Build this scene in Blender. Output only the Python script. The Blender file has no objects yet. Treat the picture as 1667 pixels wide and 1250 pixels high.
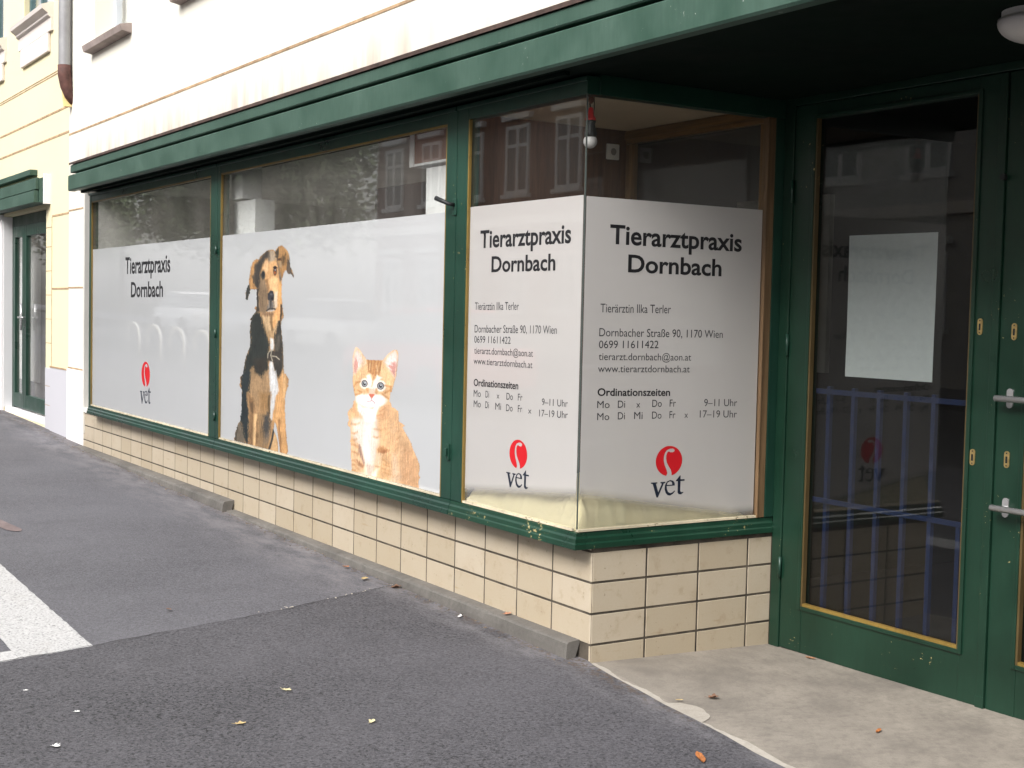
import bpy, bmesh, math, random
import numpy as np
from mathutils import Vector, Matrix, noise

# ------------------------------------------------------------------ camera, light, exposure
C = bpy.context.scene.collection
scene = bpy.context.scene
rnd = random.Random(7)

cam_d = bpy.data.cameras.new('camera')
cam = bpy.data.objects.new('camera', cam_d); C.objects.link(cam)
cam_d.sensor_fit = 'HORIZONTAL'; cam_d.sensor_width = 36.0
cam_d.lens = 2183.32 * 36.0 / 1667.0
cam_d.clip_start = 0.05; cam_d.clip_end = 2000
RI = Vector((0.5330393835, 0.8457993650, 0.0221912108))
DN = Vector((0.0563900016, -0.0093440145, -0.9983650921))
FW = Vector((-0.8442092059, 0.5334192756, -0.0526753553))
M = Matrix(((RI.x, -DN.x, -FW.x, 4.592913), (RI.y, -DN.y, -FW.y, -3.361598),
            (RI.z, -DN.z, -FW.z, 1.416843), (0, 0, 0, 1)))
cam.matrix_world = M
scene.camera = cam

SUN_EL = math.radians(42); SUN_ROT = math.radians(159)
world = bpy.data.worlds.new('World'); scene.world = world; world.use_nodes = True
wn = world.node_tree; wn.nodes.clear()
sky = wn.nodes.new('ShaderNodeTexSky'); sky.sky_type = 'NISHITA'; sky.sun_disc = False
sky.sun_elevation = SUN_EL; sky.sun_rotation = SUN_ROT; sky.dust_density = 4.0; sky.air_density = 1.2
hs = wn.nodes.new('ShaderNodeHueSaturation'); hs.inputs['Saturation'].default_value = 0.22
mx = wn.nodes.new('ShaderNodeMix'); mx.data_type = 'RGBA'; mx.blend_type = 'MULTIPLY'
mx.inputs[0].default_value = 1.0; mx.inputs[7].default_value = (0.99, 0.982, 0.985, 1)
bg = wn.nodes.new('ShaderNodeBackground'); bg.inputs['Strength'].default_value = 0.12
wo = wn.nodes.new('ShaderNodeOutputWorld')
wn.links.new(sky.outputs[0], hs.inputs['Color']); wn.links.new(hs.outputs[0], mx.inputs[6])
wn.links.new(mx.outputs[2], bg.inputs['Color']); wn.links.new(bg.outputs[0], wo.inputs[0])

sun_d = bpy.data.lights.new('sun', 'SUN'); sun_d.energy = 1.3; sun_d.angle = math.radians(30)
sun_d.color = (1.0, 0.965, 0.93)
sun = bpy.data.objects.new('sun', sun_d); C.objects.link(sun)
sd = Vector((0.36 * math.cos(SUN_EL), -0.933 * math.cos(SUN_EL), math.sin(SUN_EL)))
sun.rotation_euler = sd.to_track_quat('Z', 'Y').to_euler()
sun.location = (12, -20, 30)

scene.view_settings.view_transform = 'Standard'
scene.view_settings.look = 'None'
scene.view_settings.exposure = 1.28
scene.view_settings.gamma = 1.0
scene.render.engine = 'CYCLES'
cy = scene.cycles
cy.max_bounces = 10; cy.diffuse_bounces = 4; cy.glossy_bounces = 4
cy.transmission_bounces = 6; cy.transparent_max_bounces = 24
cy.caustics_reflective = False; cy.caustics_refractive = False
cy.use_denoising = True
cy.sample_clamp_indirect = 6.0

# ------------------------------------------------------------------ helpers
def s2l(c):
    return tuple((v / 255 / 12.92) if v / 255 <= 0.04045 else ((v / 255 + 0.055) / 1.055) ** 2.4 for v in c)

class MB:
    """collects shapes and links them as one mesh object"""
    def __init__(self): self.v = []; self.f = []
    def add(self, vs, fs):
        n = len(self.v); self.v += [tuple(p) for p in vs]; self.f += [tuple(i + n for i in f) for f in fs]; return self
    def box(self, x0, x1, y0, y1, z0, z1):
        x0, x1 = sorted((x0, x1)); y0, y1 = sorted((y0, y1)); z0, z1 = sorted((z0, z1))
        vs = [(x0, y0, z0), (x1, y0, z0), (x1, y1, z0), (x0, y1, z0), (x0, y0, z1), (x1, y0, z1), (x1, y1, z1), (x0, y1, z1)]
        return self.add(vs, [(0, 3, 2, 1), (4, 5, 6, 7), (0, 1, 5, 4), (1, 2, 6, 5), (2, 3, 7, 6), (3, 0, 4, 7)])
    def quad(self, a, b, c, d): return self.add([a, b, c, d], [(0, 1, 2, 3)])
    def prism(self, poly, axis, a0, a1):
        """poly: 2-D points in the two other axes (cyclic order), extruded along axis"""
        def mk(p, t):
            if axis == 0: return (t, p[0], p[1])
            if axis == 1: return (p[0], t, p[1])
            return (p[0], p[1], t)
        n = len(poly)
        vs = [mk(p, a0) for p in poly] + [mk(p, a1) for p in poly]
        fs = [tuple(range(n - 1, -1, -1)), tuple(range(n, 2 * n))]
        fs += [(i, (i + 1) % n, n + (i + 1) % n, n + i) for i in range(n)]
        return self.add(vs, fs)
    def tube(self, pts, r, n=10, cap=True):
        pts = [Vector(p) for p in pts]; rs = r if isinstance(r, (list, tuple)) else [r] * len(pts)
        vs = []; fs = []
        for i, p in enumerate(pts):
            t = (pts[min(i + 1, len(pts) - 1)] - pts[max(i - 1, 0)]).normalized()
            u = t.cross(Vector((0, 0, 1)))
            if u.length < 1e-3: u = t.cross(Vector((1, 0, 0)))
            u.normalize(); w = t.cross(u)
            vs += [p + rs[i] * (math.cos(2 * math.pi * k / n) * u + math.sin(2 * math.pi * k / n) * w) for k in range(n)]
        for i in range(len(pts) - 1):
            for k in range(n):
                fs.append((i * n + k, i * n + (k + 1) % n, (i + 1) * n + (k + 1) % n, (i + 1) * n + k))
        if cap:
            fs.append(tuple(range(n))); fs.append(tuple(range((len(pts) - 1) * n + n - 1, (len(pts) - 1) * n - 1, -1)))
        return self.add(vs, fs)
    def lathe(self, prof, c, n=24):
        """prof: (radius, z) from bottom to top, about a vertical axis through c"""
        vs = []; fs = []
        for r, z in prof:
            vs += [(c[0] + r * math.cos(2 * math.pi * k / n), c[1] + r * math.sin(2 * math.pi * k / n), c[2] + z) for k in range(n)]
        for i in range(len(prof) - 1):
            for k in range(n):
                fs.append((i * n + k, i * n + (k + 1) % n, (i + 1) * n + (k + 1) % n, (i + 1) * n + k))
        fs.append(tuple(range(n - 1, -1, -1))); fs.append(tuple(range((len(prof) - 1) * n, len(prof) * n)))
        return self.add(vs, fs)
    def build(self, name, mat, parent=None, bevel=0.0, smooth=False, seg=2):
        me = bpy.data.meshes.new(name); me.from_pydata(self.v, [], self.f)
        bm = bmesh.new(); bm.from_mesh(me)
        bmesh.ops.recalc_face_normals(bm, faces=bm.faces)
        if bevel:
            bmesh.ops.bevel(bm, geom=[e for e in bm.edges if len(e.link_faces) == 2 and e.calc_face_angle(0) > 0.5],
                            offset=bevel, segments=seg, affect='EDGES', profile=0.6, clamp_overlap=True)
        bm.to_mesh(me); bm.free()
        if smooth:
            for p in me.polygons: p.use_smooth = True
        me.materials.append(mat)
        o = bpy.data.objects.new(name, me); C.objects.link(o)
        if parent is not None:
            o.parent = parent
            o.matrix_parent_inverse = Matrix.Translation(-total_loc(parent))
        return o

def total_loc(p):
    l = Vector((0, 0, 0))
    while p is not None:
        l += p.location
        if p.parent is not None: l += p.matrix_parent_inverse.translation
        p = p.parent
    return l

def tag(o, label=None, cat=None, group=None, kind=None):
    if label: o['label'] = label
    if cat: o['category'] = cat
    if group: o['group'] = group
    if kind: o['kind'] = kind
    return o

def thing(name, loc, label, cat, group=None):
    o = bpy.data.objects.new(name, None); C.objects.link(o); o.location = loc
    o.empty_display_size = 0.1
    return tag(o, label, cat, group)

def copy_tree(o, parent=None):
    c = o.copy(); C.objects.link(c)
    if parent is not None: c.parent = parent
    for ch in list(o.children): copy_tree(ch, c)
    return c

# ------------------------------------------------------------------ materials
def new_mat(name):
    m = bpy.data.materials.new(name); m.use_nodes = True
    nt = m.node_tree; nt.nodes.clear()
    out = nt.nodes.new('ShaderNodeOutputMaterial'); p = nt.nodes.new('ShaderNodeBsdfPrincipled')
    nt.links.new(p.outputs[0], out.inputs[0])
    return m, nt, p, out

def N(nt, kind, **kw):
    n = nt.nodes.new(kind)
    for k, v in kw.items():
        if k.startswith('i_'):
            key = k[2:]; key = int(key) if key.isdigit() else key
            n.inputs[key].default_value = v
        else: setattr(n, k, v)
    return n

def coords(nt, scale=(1, 1, 1)):
    g = N(nt, 'ShaderNodeNewGeometry'); mp = N(nt, 'ShaderNodeMapping')
    mp.inputs['Scale'].default_value = scale
    nt.links.new(g.outputs['Position'], mp.inputs['Vector'])
    return mp.outputs['Vector']

def noise_n(nt, vec, scale, detail=4, rough=0.55):
    n = N(nt, 'ShaderNodeTexNoise'); n.inputs['Scale'].default_value = scale
    n.inputs['Detail'].default_value = detail; n.inputs['Roughness'].default_value = rough
    nt.links.new(vec, n.inputs['Vector']); return n.outputs['Fac']

def ramp(nt, fac, stops, interp='LINEAR'):
    r = N(nt, 'ShaderNodeValToRGB'); r.color_ramp.interpolation = interp
    el = r.color_ramp.elements
    while len(el) < len(stops): el.new(0.5)
    for e, (p, c) in zip(el, stops):
        e.position = p; e.color = (*c, 1) if len(c) == 3 else c
    nt.links.new(fac, r.inputs['Fac']); return r.outputs['Color']

def mixc(nt, fac, a, b, blend='MIX'):
    m = N(nt, 'ShaderNodeMix', data_type='RGBA', blend_type=blend)
    for idx, v in ((0, fac), (6, a), (7, b)):
        if hasattr(v, 'is_output'): nt.links.new(v, m.inputs[idx])
        elif idx == 0: m.inputs[0].default_value = v
        else: m.inputs[idx].default_value = (*v, 1)
    return m.outputs[2]

def bump(nt, p, h, strength=0.3, dist=0.01):
    b = N(nt, 'ShaderNodeBump'); b.inputs['Strength'].default_value = strength; b.inputs['Distance'].default_value = dist
    nt.links.new(h, b.inputs['Height']); nt.links.new(b.outputs[0], p.inputs['Normal'])

W3 = lambda v: (v, v, v)

def plain(name, col, rough=0.5, metal=0.0, var=0.12, scale=6.0, bmp=0.0, spec=0.5):
    m, nt, p, out = new_mat(name)
    v = coords(nt)
    n = noise_n(nt, v, scale, 5)
    c = ramp(nt, n, [(0.3, tuple(x * (1 - var) for x in col)), (0.7, tuple(min(1, x * (1 + var)) for x in col))])
    nt.links.new(c, p.inputs['Base Color'])
    p.inputs['Roughness'].default_value = rough; p.inputs['Metallic'].default_value = metal
    p.inputs['Specular IOR Level'].default_value = spec
    if bmp: bump(nt, p, noise_n(nt, v, scale * 12, 3), bmp, 0.004)
    return m

def paint(name, col, chip=(0.45, 0.36, 0.17), chips=0.66, rough=0.33, fade=None):
    """old gloss paint: brush streaks, dull patches, small chips down to the wood"""
    m, nt, p, out = new_mat(name)
    v = coords(nt); vs = coords(nt, (1, 1, 0.18))
    n1 = noise_n(nt, v, 3.0, 5); n2 = noise_n(nt, vs, 60, 3); n3 = noise_n(nt, v, 42, 6, 0.7); n4 = noise_n(nt, v, 5.5, 3)
    lo = tuple(x * 0.78 for x in col); hi = fade or tuple(x * 1.25 for x in col)
    c = ramp(nt, n1, [(0.32, lo), (0.68, hi)])
    c = mixc(nt, ramp(nt, n2, [(0.35, W3(0)), (0.75, W3(0.35))]), c, tuple(x * 0.6 for x in col))
    mul = N(nt, 'ShaderNodeMath', operation='MULTIPLY'); nt.links.new(n3, mul.inputs[0]); 
    ad = N(nt, 'ShaderNodeMath', operation='ADD'); ad.inputs[1].default_value = 0.5
    nt.links.new(n4, ad.inputs[0]); nt.links.new(ad.outputs[0], mul.inputs[1])
    ch = ramp(nt, mul.outputs[0], [(chips, W3(0)), (chips + 0.02, W3(1))])
    c = mixc(nt, ch, c, chip)
    nt.links.new(c, p.inputs['Base Color'])
    r = ramp(nt, n1, [(0.3, W3(rough - 0.08)), (0.7, W3(rough + 0.15))]); nt.links.new(r, p.inputs['Roughness'])
    bump(nt, p, n2, 0.12, 0.002)
    return m

GREEN = (0.0095, 0.043, 0.028)
M_green = paint('green_paint', GREEN, chips=0.76)
M_green_shaded = paint('worn_shaded_green_paint', (0.0062, 0.029, 0.0165), chips=0.735)  # green darkened for the shade of the entrance recess; chips are wear
M_green_sill = paint('chipped_sill_paint', (0.0092, 0.044, 0.025), chips=0.672)
M_fascia = paint('fascia_green_paint', (0.028, 0.080, 0.053), chip=(0.4, 0.42, 0.38), chips=0.76, rough=0.5, fade=(0.055, 0.107, 0.081))
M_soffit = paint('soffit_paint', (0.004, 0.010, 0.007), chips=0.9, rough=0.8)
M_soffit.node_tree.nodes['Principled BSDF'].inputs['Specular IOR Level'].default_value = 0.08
M_ochre = paint('ochre_varnish', (0.20, 0.130, 0.030), chip=(0.12, 0.07, 0.02), chips=0.66, rough=0.4)
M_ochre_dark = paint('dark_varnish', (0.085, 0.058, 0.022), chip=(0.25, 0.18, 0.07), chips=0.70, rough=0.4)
M_cream_bead = paint('cream_bead', (0.62, 0.55, 0.40), chip=(0.2, 0.16, 0.08), chips=0.64, rough=0.5)
M_flash = plain('rusty_flashing', (0.060, 0.036, 0.028), 0.7, var=0.5, scale=14)
M_wood = None

def mat_wood(name, col, along='z', rough=0.35):
    m, nt, p, out = new_mat(name)
    sc = {'z': (18, 18, 1.2), 'x': (1.2, 18, 18), 'y': (18, 1.2, 18)}[along]
    v = coords(nt, sc)
    n = noise_n(nt, v, 2.2, 6, 0.65)
    c = ramp(nt, n, [(0.3, tuple(x * 0.55 for x in col)), (0.55, col), (0.75, tuple(x * 1.3 for x in col))])
    nt.links.new(c, p.inputs['Base Color']); p.inputs['Roughness'].default_value = rough
    bump(nt, p, n, 0.1, 0.002)
    return m
M_wood = mat_wood('brown_wood_panel', (0.13, 0.062, 0.032), 'z')
M_woodx = mat_wood('light_wood_frame', (0.22, 0.12, 0.045), 'x')
M_woodz = mat_wood('light_wood_post', (0.22, 0.12, 0.045), 'z')
M_postwood = mat_wood('weathered_wood_post', (0.17, 0.105, 0.055), 'z')

def mat_wall(name, col, stain=False, rough=0.9):
    m, nt, p, out = new_mat(name)
    v = coords(nt); n1 = noise_n(nt, v, 0.8, 6); n2 = noise_n(nt, v, 140, 3); n3 = noise_n(nt, v, 9, 5)
    c = ramp(nt, n1, [(0.3, tuple(x * 0.95 for x in col)), (0.7, col)])
    c = mixc(nt, ramp(nt, n3, [(0.62, W3(0)), (0.8, W3(0.12))]), c, tuple(x * 0.7 for x in col))
    if stain:
        vs = coords(nt, (1, 1, 0.12))
        st = noise_n(nt, vs, 5.5, 6, 0.62); big = noise_n(nt, v, 0.9, 2)
        g = N(nt, 'ShaderNodeNewGeometry'); sx = N(nt, 'ShaderNodeSeparateXYZ'); nt.links.new(g.outputs['Position'], sx.inputs[0])
        mr0 = N(nt, 'ShaderNodeMapRange'); mr0.inputs[1].default_value = 2.55; mr0.inputs[2].default_value = 3.15
        nt.links.new(sx.outputs['Z'], mr0.inputs[0])
        mrc = ramp(nt, mr0.outputs[0], [(0.0, W3(0)), (0.08, W3(0)), (0.10, W3(1)), (0.45, W3(0.75)), (0.9, W3(0))])
        a = ramp(nt, st, [(0.36, W3(0)), (0.62, W3(1))]); b = ramp(nt, big, [(0.34, W3(0.08)), (0.58, W3(1))])
        k = mixc(nt, 1.0, a, b, 'MULTIPLY'); k = mixc(nt, 1.0, k, mrc, 'MULTIPLY')
        k = mixc(nt, 1.0, k, (0.72, 0.72, 0.72), 'MULTIPLY')
        c = mixc(nt, k, c, (0.36, 0.25, 0.19))
    nt.links.new(c, p.inputs['Base Color']); p.inputs['Roughness'].default_value = rough
    bump(nt, p, n2, 0.25, 0.003)
    return m
M_white = mat_wall('white_render', (0.76, 0.735, 0.65), stain=True)
M_yellow = mat_wall('yellow_render', (0.76, 0.69, 0.46))
M_plinth_w = mat_wall('white_plinth', (0.80, 0.79, 0.80))
M_plinth_g = mat_wall('grey_plinth', (0.52, 0.52, 0.56))
M_groove = plain('groove_shade_tan', (0.40, 0.275, 0.16), 0.9, var=0.4, scale=9)  # tan stands in for the shadow inside wall grooves
M_sillstone = plain('sill_stone', (0.30, 0.245, 0.225), 0.8, var=0.25, scale=5)
M_moulding = mat_wall('moulding_white', (0.70, 0.64, 0.60))
M_room = plain('room_wall', (0.62, 0.61, 0.57), 0.9, var=0.15, scale=1.2)
M_room_white = plain('room_white', (0.78, 0.78, 0.76), 0.8, var=0.05)
M_room_brown = plain('brown_box', (0.20, 0.085, 0.05), 0.6, var=0.3, scale=4)
M_ceiling = plain('cream_ceiling', (0.52, 0.42, 0.30), 0.9, var=0.08, scale=2)
M_cabfloor = plain('cabinet_floor', (0.62, 0.58, 0.50), 0.7)
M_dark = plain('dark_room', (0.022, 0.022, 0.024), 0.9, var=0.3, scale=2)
M_grille = plain('blue_grille_paint', (0.008, 0.021, 0.078), 0.5, var=0.2, scale=20)
M_paper = plain('paper', (0.80, 0.82, 0.80), 0.9, var=0.05, scale=30)
M_chrome = plain('brushed_chrome', (0.55, 0.55, 0.56), 0.25, metal=0.65, var=0.04, scale=40)
M_brass = plain('worn_brass', (0.62, 0.45, 0.19), 0.35, metal=0.8, var=0.25, scale=60)
M_black = plain('black_iron', (0.012, 0.014, 0.014), 0.5, var=0.3, scale=20)
M_opal = plain('opal_plastic', (0.66, 0.64, 0.62), 0.3, var=0.04)
M_plastic = plain('white_plastic', (0.74, 0.73, 0.69), 0.35, var=0.03)
M_red = plain('red_plastic', (0.55, 0.02, 0.02), 0.4, var=0.05)
M_concrete = None

def mat_glass(name, tint=(0.975, 0.985, 0.985), wavy=0.0, dust_haze=0.03, r0=0.045):
    m, nt, p, out = new_mat(name)
    nt.nodes.remove(p)
    tr = N(nt, 'ShaderNodeBsdfTransparent'); tr.inputs[0].default_value = (*tint, 1)
    gl = N(nt, 'ShaderNodeBsdfGlossy'); gl.inputs['Roughness'].default_value = 0.014
    gl.inputs['Color'].default_value = (1, 1, 1, 1)
    fr = N(nt, 'ShaderNodeFresnel'); fr.inputs['IOR'].default_value = 1.5
    g = N(nt, 'ShaderNodeNewGeometry')
    # the same fresnel value from either side of the pane face
    io = N(nt, 'ShaderNodeMix'); io.inputs[2].default_value = 1.5; io.inputs[3].default_value = 1.5
    mix = N(nt, 'ShaderNodeMixShader')
    lw = N(nt, 'ShaderNodeLayerWeight')
    # schlick from the facing angle: works for front and back faces alike
    sub = N(nt, 'ShaderNodeMath', operation='POWER'); sub.inputs[1].default_value = 5.0
    lw.inputs['Blend'].default_value = 0.5
    nt.links.new(lw.outputs['Facing'], sub.inputs[0])
    ma = N(nt, 'ShaderNodeMath', operation='MULTIPLY_ADD'); ma.inputs[1].default_value = 0.95; ma.inputs[2].default_value = r0
    nt.links.new(sub.outputs[0], ma.inputs[0])
    df = N(nt, 'ShaderNodeBsdfDiffuse'); df.inputs[0].default_value = (0.62, 0.58, 0.54, 1)   # thin dust film, added as haze to grey the dark panes
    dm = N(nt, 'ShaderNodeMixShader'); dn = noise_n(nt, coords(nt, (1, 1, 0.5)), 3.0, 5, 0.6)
    nt.links.new(ramp(nt, dn, [(0.3, W3(dust_haze * 0.5)), (0.7, W3(dust_haze * 1.5))]), dm.inputs[0])
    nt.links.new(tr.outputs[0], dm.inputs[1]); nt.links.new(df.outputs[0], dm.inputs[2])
    nt.links.new(ma.outputs[0], mix.inputs[0]); nt.links.new(dm.outputs[0], mix.inputs[1]); nt.links.new(gl.outputs[0], mix.inputs[2])
    nt.links.new(mix.outputs[0], out.inputs[0])
    v = coords(nt); b = N(nt, 'ShaderNodeBump'); b.inputs['Strength'].default_value = 0.04 + wavy; b.inputs['Distance'].default_value = 0.004
    nt.links.new(noise_n(nt, v, 2.5 if not wavy else 160, 2), b.inputs['Height'])
    nt.links.new(b.outputs[0], gl.inputs['Normal'])
    return m
M_glass = mat_glass('window_glass', dust_haze=0.045)
M_glass_corner = mat_glass('corner_glass', dust_haze=0.012)
M_glass_rough = mat_glass('door_glass', (0.76, 0.78, 0.78), 0.0, 0.004, 0.03)

def mat_film(name, col, clear, fade=None):
    """frosted window film: white scatter, some light through, part see-through"""
    m, nt, p, out = new_mat(name)
    nt.nodes.remove(p)
    v = coords(nt); n = noise_n(nt, v, 1.1, 4)
    c = ramp(nt, n, [(0.3, tuple(x * 0.97 for x in col)), (0.7, col)])
    d = N(nt, 'ShaderNodeBsdfDiffuse'); t = N(nt, 'ShaderNodeBsdfTranslucent'); tr = N(nt, 'ShaderNodeBsdfTransparent')
    nt.links.new(c, d.inputs[0]); nt.links.new(c, t.inputs[0])
    a = N(nt, 'ShaderNodeMixShader'); a.inputs[0].default_value = 0.45 if fade else 0.3
    nt.links.new(d.outputs[0], a.inputs[1]); nt.links.new(t.outputs[0], a.inputs[2])
    b = N(nt, 'ShaderNodeMixShader'); b.inputs[0].default_value = clear
    nt.links.new(a.outputs[0], b.inputs[1]); nt.links.new(tr.outputs[0], b.inputs[2])
    if fade:                                   # film made clearer low down so the cloth shows bright through it
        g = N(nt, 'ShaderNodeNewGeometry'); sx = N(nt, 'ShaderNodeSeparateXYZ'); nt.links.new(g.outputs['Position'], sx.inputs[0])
        zc = N(nt, 'ShaderNodeMapRange')           # height of the clear zone, shaped to the cloth: rises to the glass corner, falls along the side pane
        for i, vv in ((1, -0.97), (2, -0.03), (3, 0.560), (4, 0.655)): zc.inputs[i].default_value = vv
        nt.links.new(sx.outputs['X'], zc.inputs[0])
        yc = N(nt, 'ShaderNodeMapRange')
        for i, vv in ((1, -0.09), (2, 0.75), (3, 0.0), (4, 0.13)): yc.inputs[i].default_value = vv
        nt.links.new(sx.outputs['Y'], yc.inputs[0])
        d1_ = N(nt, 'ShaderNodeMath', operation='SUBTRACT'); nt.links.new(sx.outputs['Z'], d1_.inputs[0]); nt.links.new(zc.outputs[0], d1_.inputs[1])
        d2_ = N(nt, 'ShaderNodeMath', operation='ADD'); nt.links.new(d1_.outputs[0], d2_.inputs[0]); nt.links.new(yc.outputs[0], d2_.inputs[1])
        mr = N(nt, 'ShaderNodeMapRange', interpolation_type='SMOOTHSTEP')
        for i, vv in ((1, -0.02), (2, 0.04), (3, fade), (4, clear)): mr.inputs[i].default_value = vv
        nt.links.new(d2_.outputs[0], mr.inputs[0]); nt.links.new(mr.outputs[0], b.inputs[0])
    gl = N(nt, 'ShaderNodeBsdfGlossy'); gl.inputs['Roughness'].default_value = 0.02
    lw = N(nt, 'ShaderNodeLayerWeight'); lw.inputs['Blend'].default_value = 0.5
    pw = N(nt, 'ShaderNodeMath', operation='POWER'); pw.inputs[1].default_value = 3.0; nt.links.new(lw.outputs['Facing'], pw.inputs[0])
    ma = N(nt, 'ShaderNodeMath', operation='MULTIPLY_ADD'); ma.inputs[1].default_value = 0.9; ma.inputs[2].default_value = 0.07
    nt.links.new(pw.outputs[0], ma.inputs[0])
    e = N(nt, 'ShaderNodeMixShader'); nt.links.new(ma.outputs[0], e.inputs[0]); nt.links.new(b.outputs[0], e.inputs[1]); nt.links.new(gl.outputs[0], e.inputs[2])
    nt.links.new(e.outputs[0], out.inputs[0])
    return m
M_film = mat_film('frosted_film', (0.725, 0.745, 0.76), 0.10)
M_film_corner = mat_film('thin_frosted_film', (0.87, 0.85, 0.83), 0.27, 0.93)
M_ink = plain('black_ink', (0.006, 0.006, 0.008), 0.6, var=0.0)
M_ink_grey = plain('grey_ink', (0.035, 0.035, 0.04), 0.6, var=0.0)
M_navy = plain('navy_ink', (0.004, 0.010, 0.026), 0.6, var=0.0)
M_logo_red = plain('red_ink', (0.50, 0.003, 0.009), 0.6, var=0.0)

def mat_tile():
    m, nt, p, out = new_mat('beige_tile')
    v = coords(nt); g = N(nt, 'ShaderNodeNewGeometry')
    base = ramp(nt, g.outputs['Random Per Island'], [(0.0, (0.43, 0.365, 0.265)), (0.5, (0.475, 0.41, 0.31)), (1.0, (0.51, 0.445, 0.345))])
    n1 = noise_n(nt, v, 7, 5); n2 = noise_n(nt, v, 160, 2)
    vs = coords(nt, (1.2, 1.2, 9))
    n3 = noise_n(nt, vs, 4, 5, 0.65)
    c = mixc(nt, ramp(nt, n1, [(0.35, W3(0)), (0.75, W3(0.3))]), base, (0.42, 0.33, 0.22))
    c = mixc(nt, ramp(nt, n2, [(0.4, W3(0)), (0.8, W3(0.18))]), c, (0.36, 0.28, 0.2))
    c = mixc(nt, ramp(nt, n3, [(0.64, W3(0)), (0.74, W3(0.45))]), c, (0.34, 0.235, 0.12))
    n4 = noise_n(nt, v, 14, 6, 0.7)
    c = mixc(nt, ramp(nt, n4, [(0.56, W3(0)), (0.70, W3(0.35))]), c, (0.30, 0.225, 0.14))
    n5 = noise_n(nt, v, 55, 3, 0.6)
    c = mixc(nt, ramp(nt, n5, [(0.70, W3(0)), (0.74, W3(0.6))]), c, (0.14, 0.10, 0.065))
    nt.links.new(c, p.inputs['Base Color']); p.inputs['Roughness'].default_value = 0.42
    p.inputs['Specular IOR Level'].default_value = 0.35
    bump(nt, p, n2, 0.12, 0.002)
    return m
M_tile = mat_tile()
M_grout = plain('dark_grout', (0.070, 0.058, 0.044), 0.95, var=0.6, scale=9, bmp=0.4)

def mat_asphalt(name, lo, hi, stone, scale, big=0.5, speck=0.5, dust_haze=0):
    m, nt, p, out = new_mat(name)
    v = coords(nt)
    vo = N(nt, 'ShaderNodeTexVoronoi'); vo.inputs['Scale'].default_value = scale; nt.links.new(v, vo.inputs['Vector'])
    cr = N(nt, 'ShaderNodeRGBToBW'); nt.links.new(vo.outputs['Color'], cr.inputs[0])
    c = ramp(nt, cr.outputs[0], [(0.15, lo), (0.5, tuple((a + b) / 2 for a, b in zip(lo, hi))), (0.85, hi)])
    n1 = noise_n(nt, v, scale * 0.62, 2, 0.6)
    c = mixc(nt, ramp(nt, n1, [(0.36, W3(speck)), (0.46, W3(0))]), c, stone)
    n2 = noise_n(nt, v, big, 5); n3 = noise_n(nt, v, 3.5, 5, 0.6)
    c = mixc(nt, ramp(nt, n2, [(0.35, W3(0)), (0.7, W3(0.4))]), c, tuple(x * 1.35 for x in hi))
    c = mixc(nt, ramp(nt, n3, [(0.55, W3(0)), (0.8, W3(0.35))]), c, tuple(x * 0.9 for x in lo))
    if dust_haze:                                   # pale dust and crumbs gathered along the wall
        g = N(nt, 'ShaderNodeNewGeometry'); sx = N(nt, 'ShaderNodeSeparateXYZ'); nt.links.new(g.outputs['Position'], sx.inputs[0])
        mr = N(nt, 'ShaderNodeMapRange'); mr.inputs[1].default_value = -dust_haze; mr.inputs[2].default_value = -0.08
        nt.links.new(sx.outputs['Y'], mr.inputs[0])
        nd = noise_n(nt, coords(nt, (0.5, 1.4, 1)), 6, 6, 0.7)
        k = mixc(nt, 1.0, ramp(nt, nd, [(0.40, W3(0)), (0.62, W3(0.75))]), mr.outputs[0], 'MULTIPLY')
        c = mixc(nt, k, c, (0.25, 0.24, 0.25))
        nd2 = noise_n(nt, v, 30, 5, 0.75)
        mr2 = N(nt, 'ShaderNodeMapRange'); mr2.inputs[1].default_value = -0.19; mr2.inputs[2].default_value = -0.10
        nt.links.new(sx.outputs['Y'], mr2.inputs[0])
        k2 = mixc(nt, 1.0, ramp(nt, nd2, [(0.50, W3(0)), (0.56, W3(0.8))]), mr2.outputs[0], 'MULTIPLY')
        c = mixc(nt, k2, c, (0.10, 0.072, 0.052))
    nt.links.new(c, p.inputs['Base Color'])
    p.inputs['Roughness'].default_value = 0.8; p.inputs['Specular IOR Level'].default_value = 0.35
    h = mixc(nt, 0.5, vo.outputs['Distance'], n1)
    bump(nt, p, h, 0.55, 0.006)
    return m
M_asphalt = mat_asphalt('old_asphalt', (0.060, 0.060, 0.067), (0.142, 0.140, 0.155), (0.034, 0.034, 0.038), 170, speck=0.5, dust_haze=0.55)
M_patch = mat_asphalt('newer_asphalt', (0.043, 0.043, 0.048), (0.107, 0.104, 0.115), (0.010, 0.010, 0.011), 125, big=0.8, speck=0.95, dust_haze=0.30)
M_road = mat_asphalt('road_asphalt', (0.05, 0.05, 0.052), (0.09, 0.09, 0.092), (0.03, 0.03, 0.03), 90)

def mat_marking():
    m, nt, p, out = new_mat('worn_white_paint')
    v = coords(nt); n = noise_n(nt, v, 85, 4, 0.7); n1 = noise_n(nt, v, 4, 4)
    c = ramp(nt, n, [(0.34, (0.12, 0.12, 0.125)), (0.43, (0.40, 0.40, 0.40)), (0.56, (0.50, 0.50, 0.50)), (0.75, (0.60, 0.60, 0.59))])
    c = mixc(nt, ramp(nt, n1, [(0.55, W3(0)), (0.75, W3(0.35))]), c, (0.33, 0.31, 0.28))
    nt.links.new(c, p.inputs['Base Color']); p.inputs['Roughness'].default_value = 0.75
    bump(nt, p, n, 0.5, 0.004)
    return m
M_mark = mat_marking()

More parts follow.
